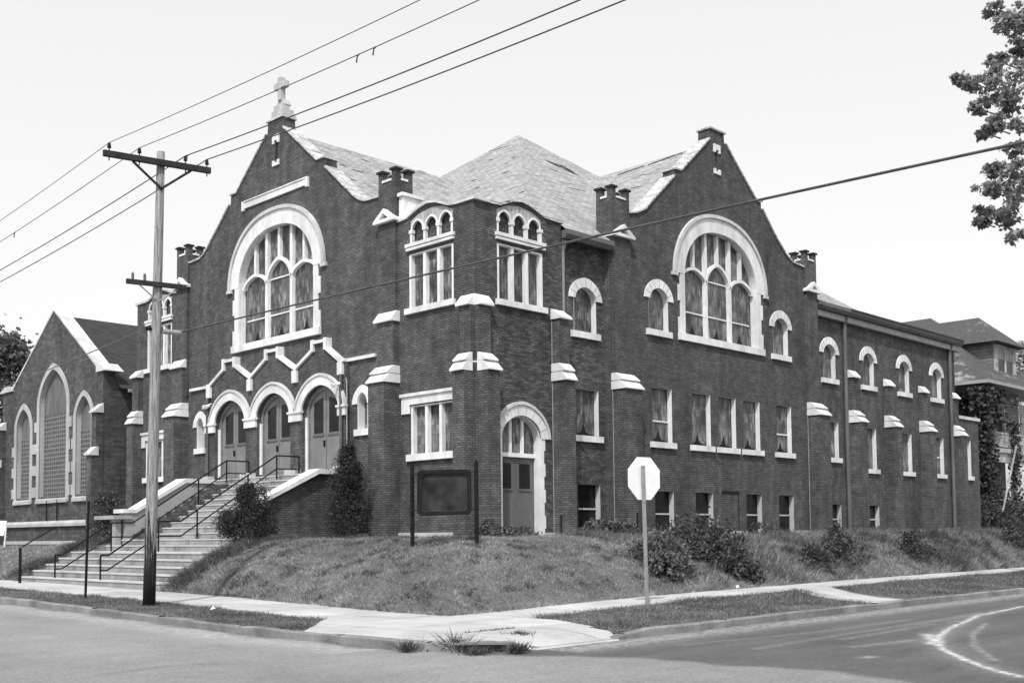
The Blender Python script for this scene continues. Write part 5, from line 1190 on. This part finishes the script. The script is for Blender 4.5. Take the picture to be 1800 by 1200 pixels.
tag(blades(9000, clump_region(50, 0, -6.9, -3, 13.5, 14.6, .15), .08, .3, .013, H, 'step_edge_weeds', 'weed_dark', lambda x, y: (y > 13.4)), 'rough weeds along the left edge of the entrance steps', 'weeds')
gv = lambda x, y: G(x, y) + .13
tag(blades(70000, box_region(-10.72, -8.95, -7.0, 14), .03, .09, .009, gv, 'verge_grass', 'verge', lambda x, y: (y > -7.2 + (x + 10.7) * 1.04) & (rng.uniform(size=len(x)) < np.where(y > 4.0, .35, 1.)), tf), 'scruffy grass verge along the left kerb', 'grass')
tag(blades(120000, box_region(-7.45, 40, -11.12, -8.02), .03, .12, .010, gv, 'verge_grass', 'verge', lambda x, y: ~((x > .9 + (y + 11.1) * .7) & (x < 2.6 + (y + 11.1) * .66)) & (x > -7.5 + (y + 11.1) * .42), tf), 'grass verge along the right kerb', 'grass')
# weeds standing in the kerb at the corner
def tuft_at(px_, py_, r_, h_, n, lab, zz_=.08):
    q = onz(px_, py_, zz_); c_ = rng.normal(size=(n, 2)) * r_ + [q.x, q.y]
    o = blades(n, lambda k_: c_, h_ * .4, h_, .011, lambda x, y: np.full(len(x), zz_ - .02), 'weed_tuft', 'leaf')
    return tag(o, lab, 'weeds')
tuft_at(716, 1138, .06, .24, 110, 'spiky grass tuft leftmost in the corner kerb')
tuft_at(765, 1120, .1, .12, 260, 'low weeds on the kerb beside the tall corner tuft')
tuft_at(800, 1136, .07, .36, 220, 'tall dark weed tuft growing from the storm drain kerb')
tuft_at(838, 1142, .11, .12, 260, 'flat dark weeds over the storm drain mouth')
tuft_at(910, 1140, .06, .2, 200, 'small round weed in the corner gutter')
tuft_at(915, 1112, .10, .10, 160, 'tiny weed in a crack of the corner paving', .16)['kind'] = 'stuff'
for (a_, b_, lab) in (((815, 1111), (905, 1102), 'strip of grass in the paving joint at the corner'),):
    q0, q1 = onz(*a_, .16), onz(*b_, .16); t_ = rng.uniform(0, 1, 500)[:, None]
    c_ = (1 - t_) * np.array(q0)[:2] + t_ * np.array(q1)[:2] + rng.normal(size=(500, 2)) * .035
    o = blades(500, lambda k_: c_, .02, .06, .01, lambda x, y: np.full(len(x), .14), 'weed_tuft', 'leaf'); tag(o, lab, 'weeds')
for px_, py_, z_, lab in ((165, 960, 1.0, 'weeds in the joint of an upper step near the bare post'), (250, 1026, .5, 'small weeds on the bottom step left of the pole'), (215, 1012, .7, 'weeds growing on the second step behind the handrail')):
    q = onx(px_, py_, -6.2); c_ = rng.normal(size=(120, 2)) * .07 + [q.x, q.y]
    o = blades(120, lambda k_: c_, .05, .16, .012, lambda x, y: np.full(len(x), q.z - .05), 'weed_tuft', 'weed_dark'); tag(o, lab, 'weeds'); o['kind'] = 'stuff'
# litter
for i, (px_, py_, zz_, lab) in enumerate([(375, 1071, .28, 'scrap of white paper in the verge near the pole'), (335, 1088, .1, 'crumpled white paper in the left gutter'), (780, 1143, .03, 'white scrap in the gutter by the tall weeds'), (929, 1143, .03, 'small white scrap right of the round weed'), (1297, 1033, .45, 'white scrap at the foot of the right bank')]):
    q = onz(px_, py_, zz_); mb = MB(); s_ = .07
    mb.add([(q.x - s_, q.y, q.z), (q.x, q.y - s_ * .7, q.z + .03), (q.x + s_, q.y, q.z + .01), (q.x, q.y + s_ * .8, q.z + .05), (q.x, q.y, q.z + .07)], [(0, 1, 4), (1, 2, 4), (2, 3, 4), (3, 0, 4), (3, 2, 1, 0)])
    tag(mesh_obj('litter', mb, 'paper'), lab, 'litter')
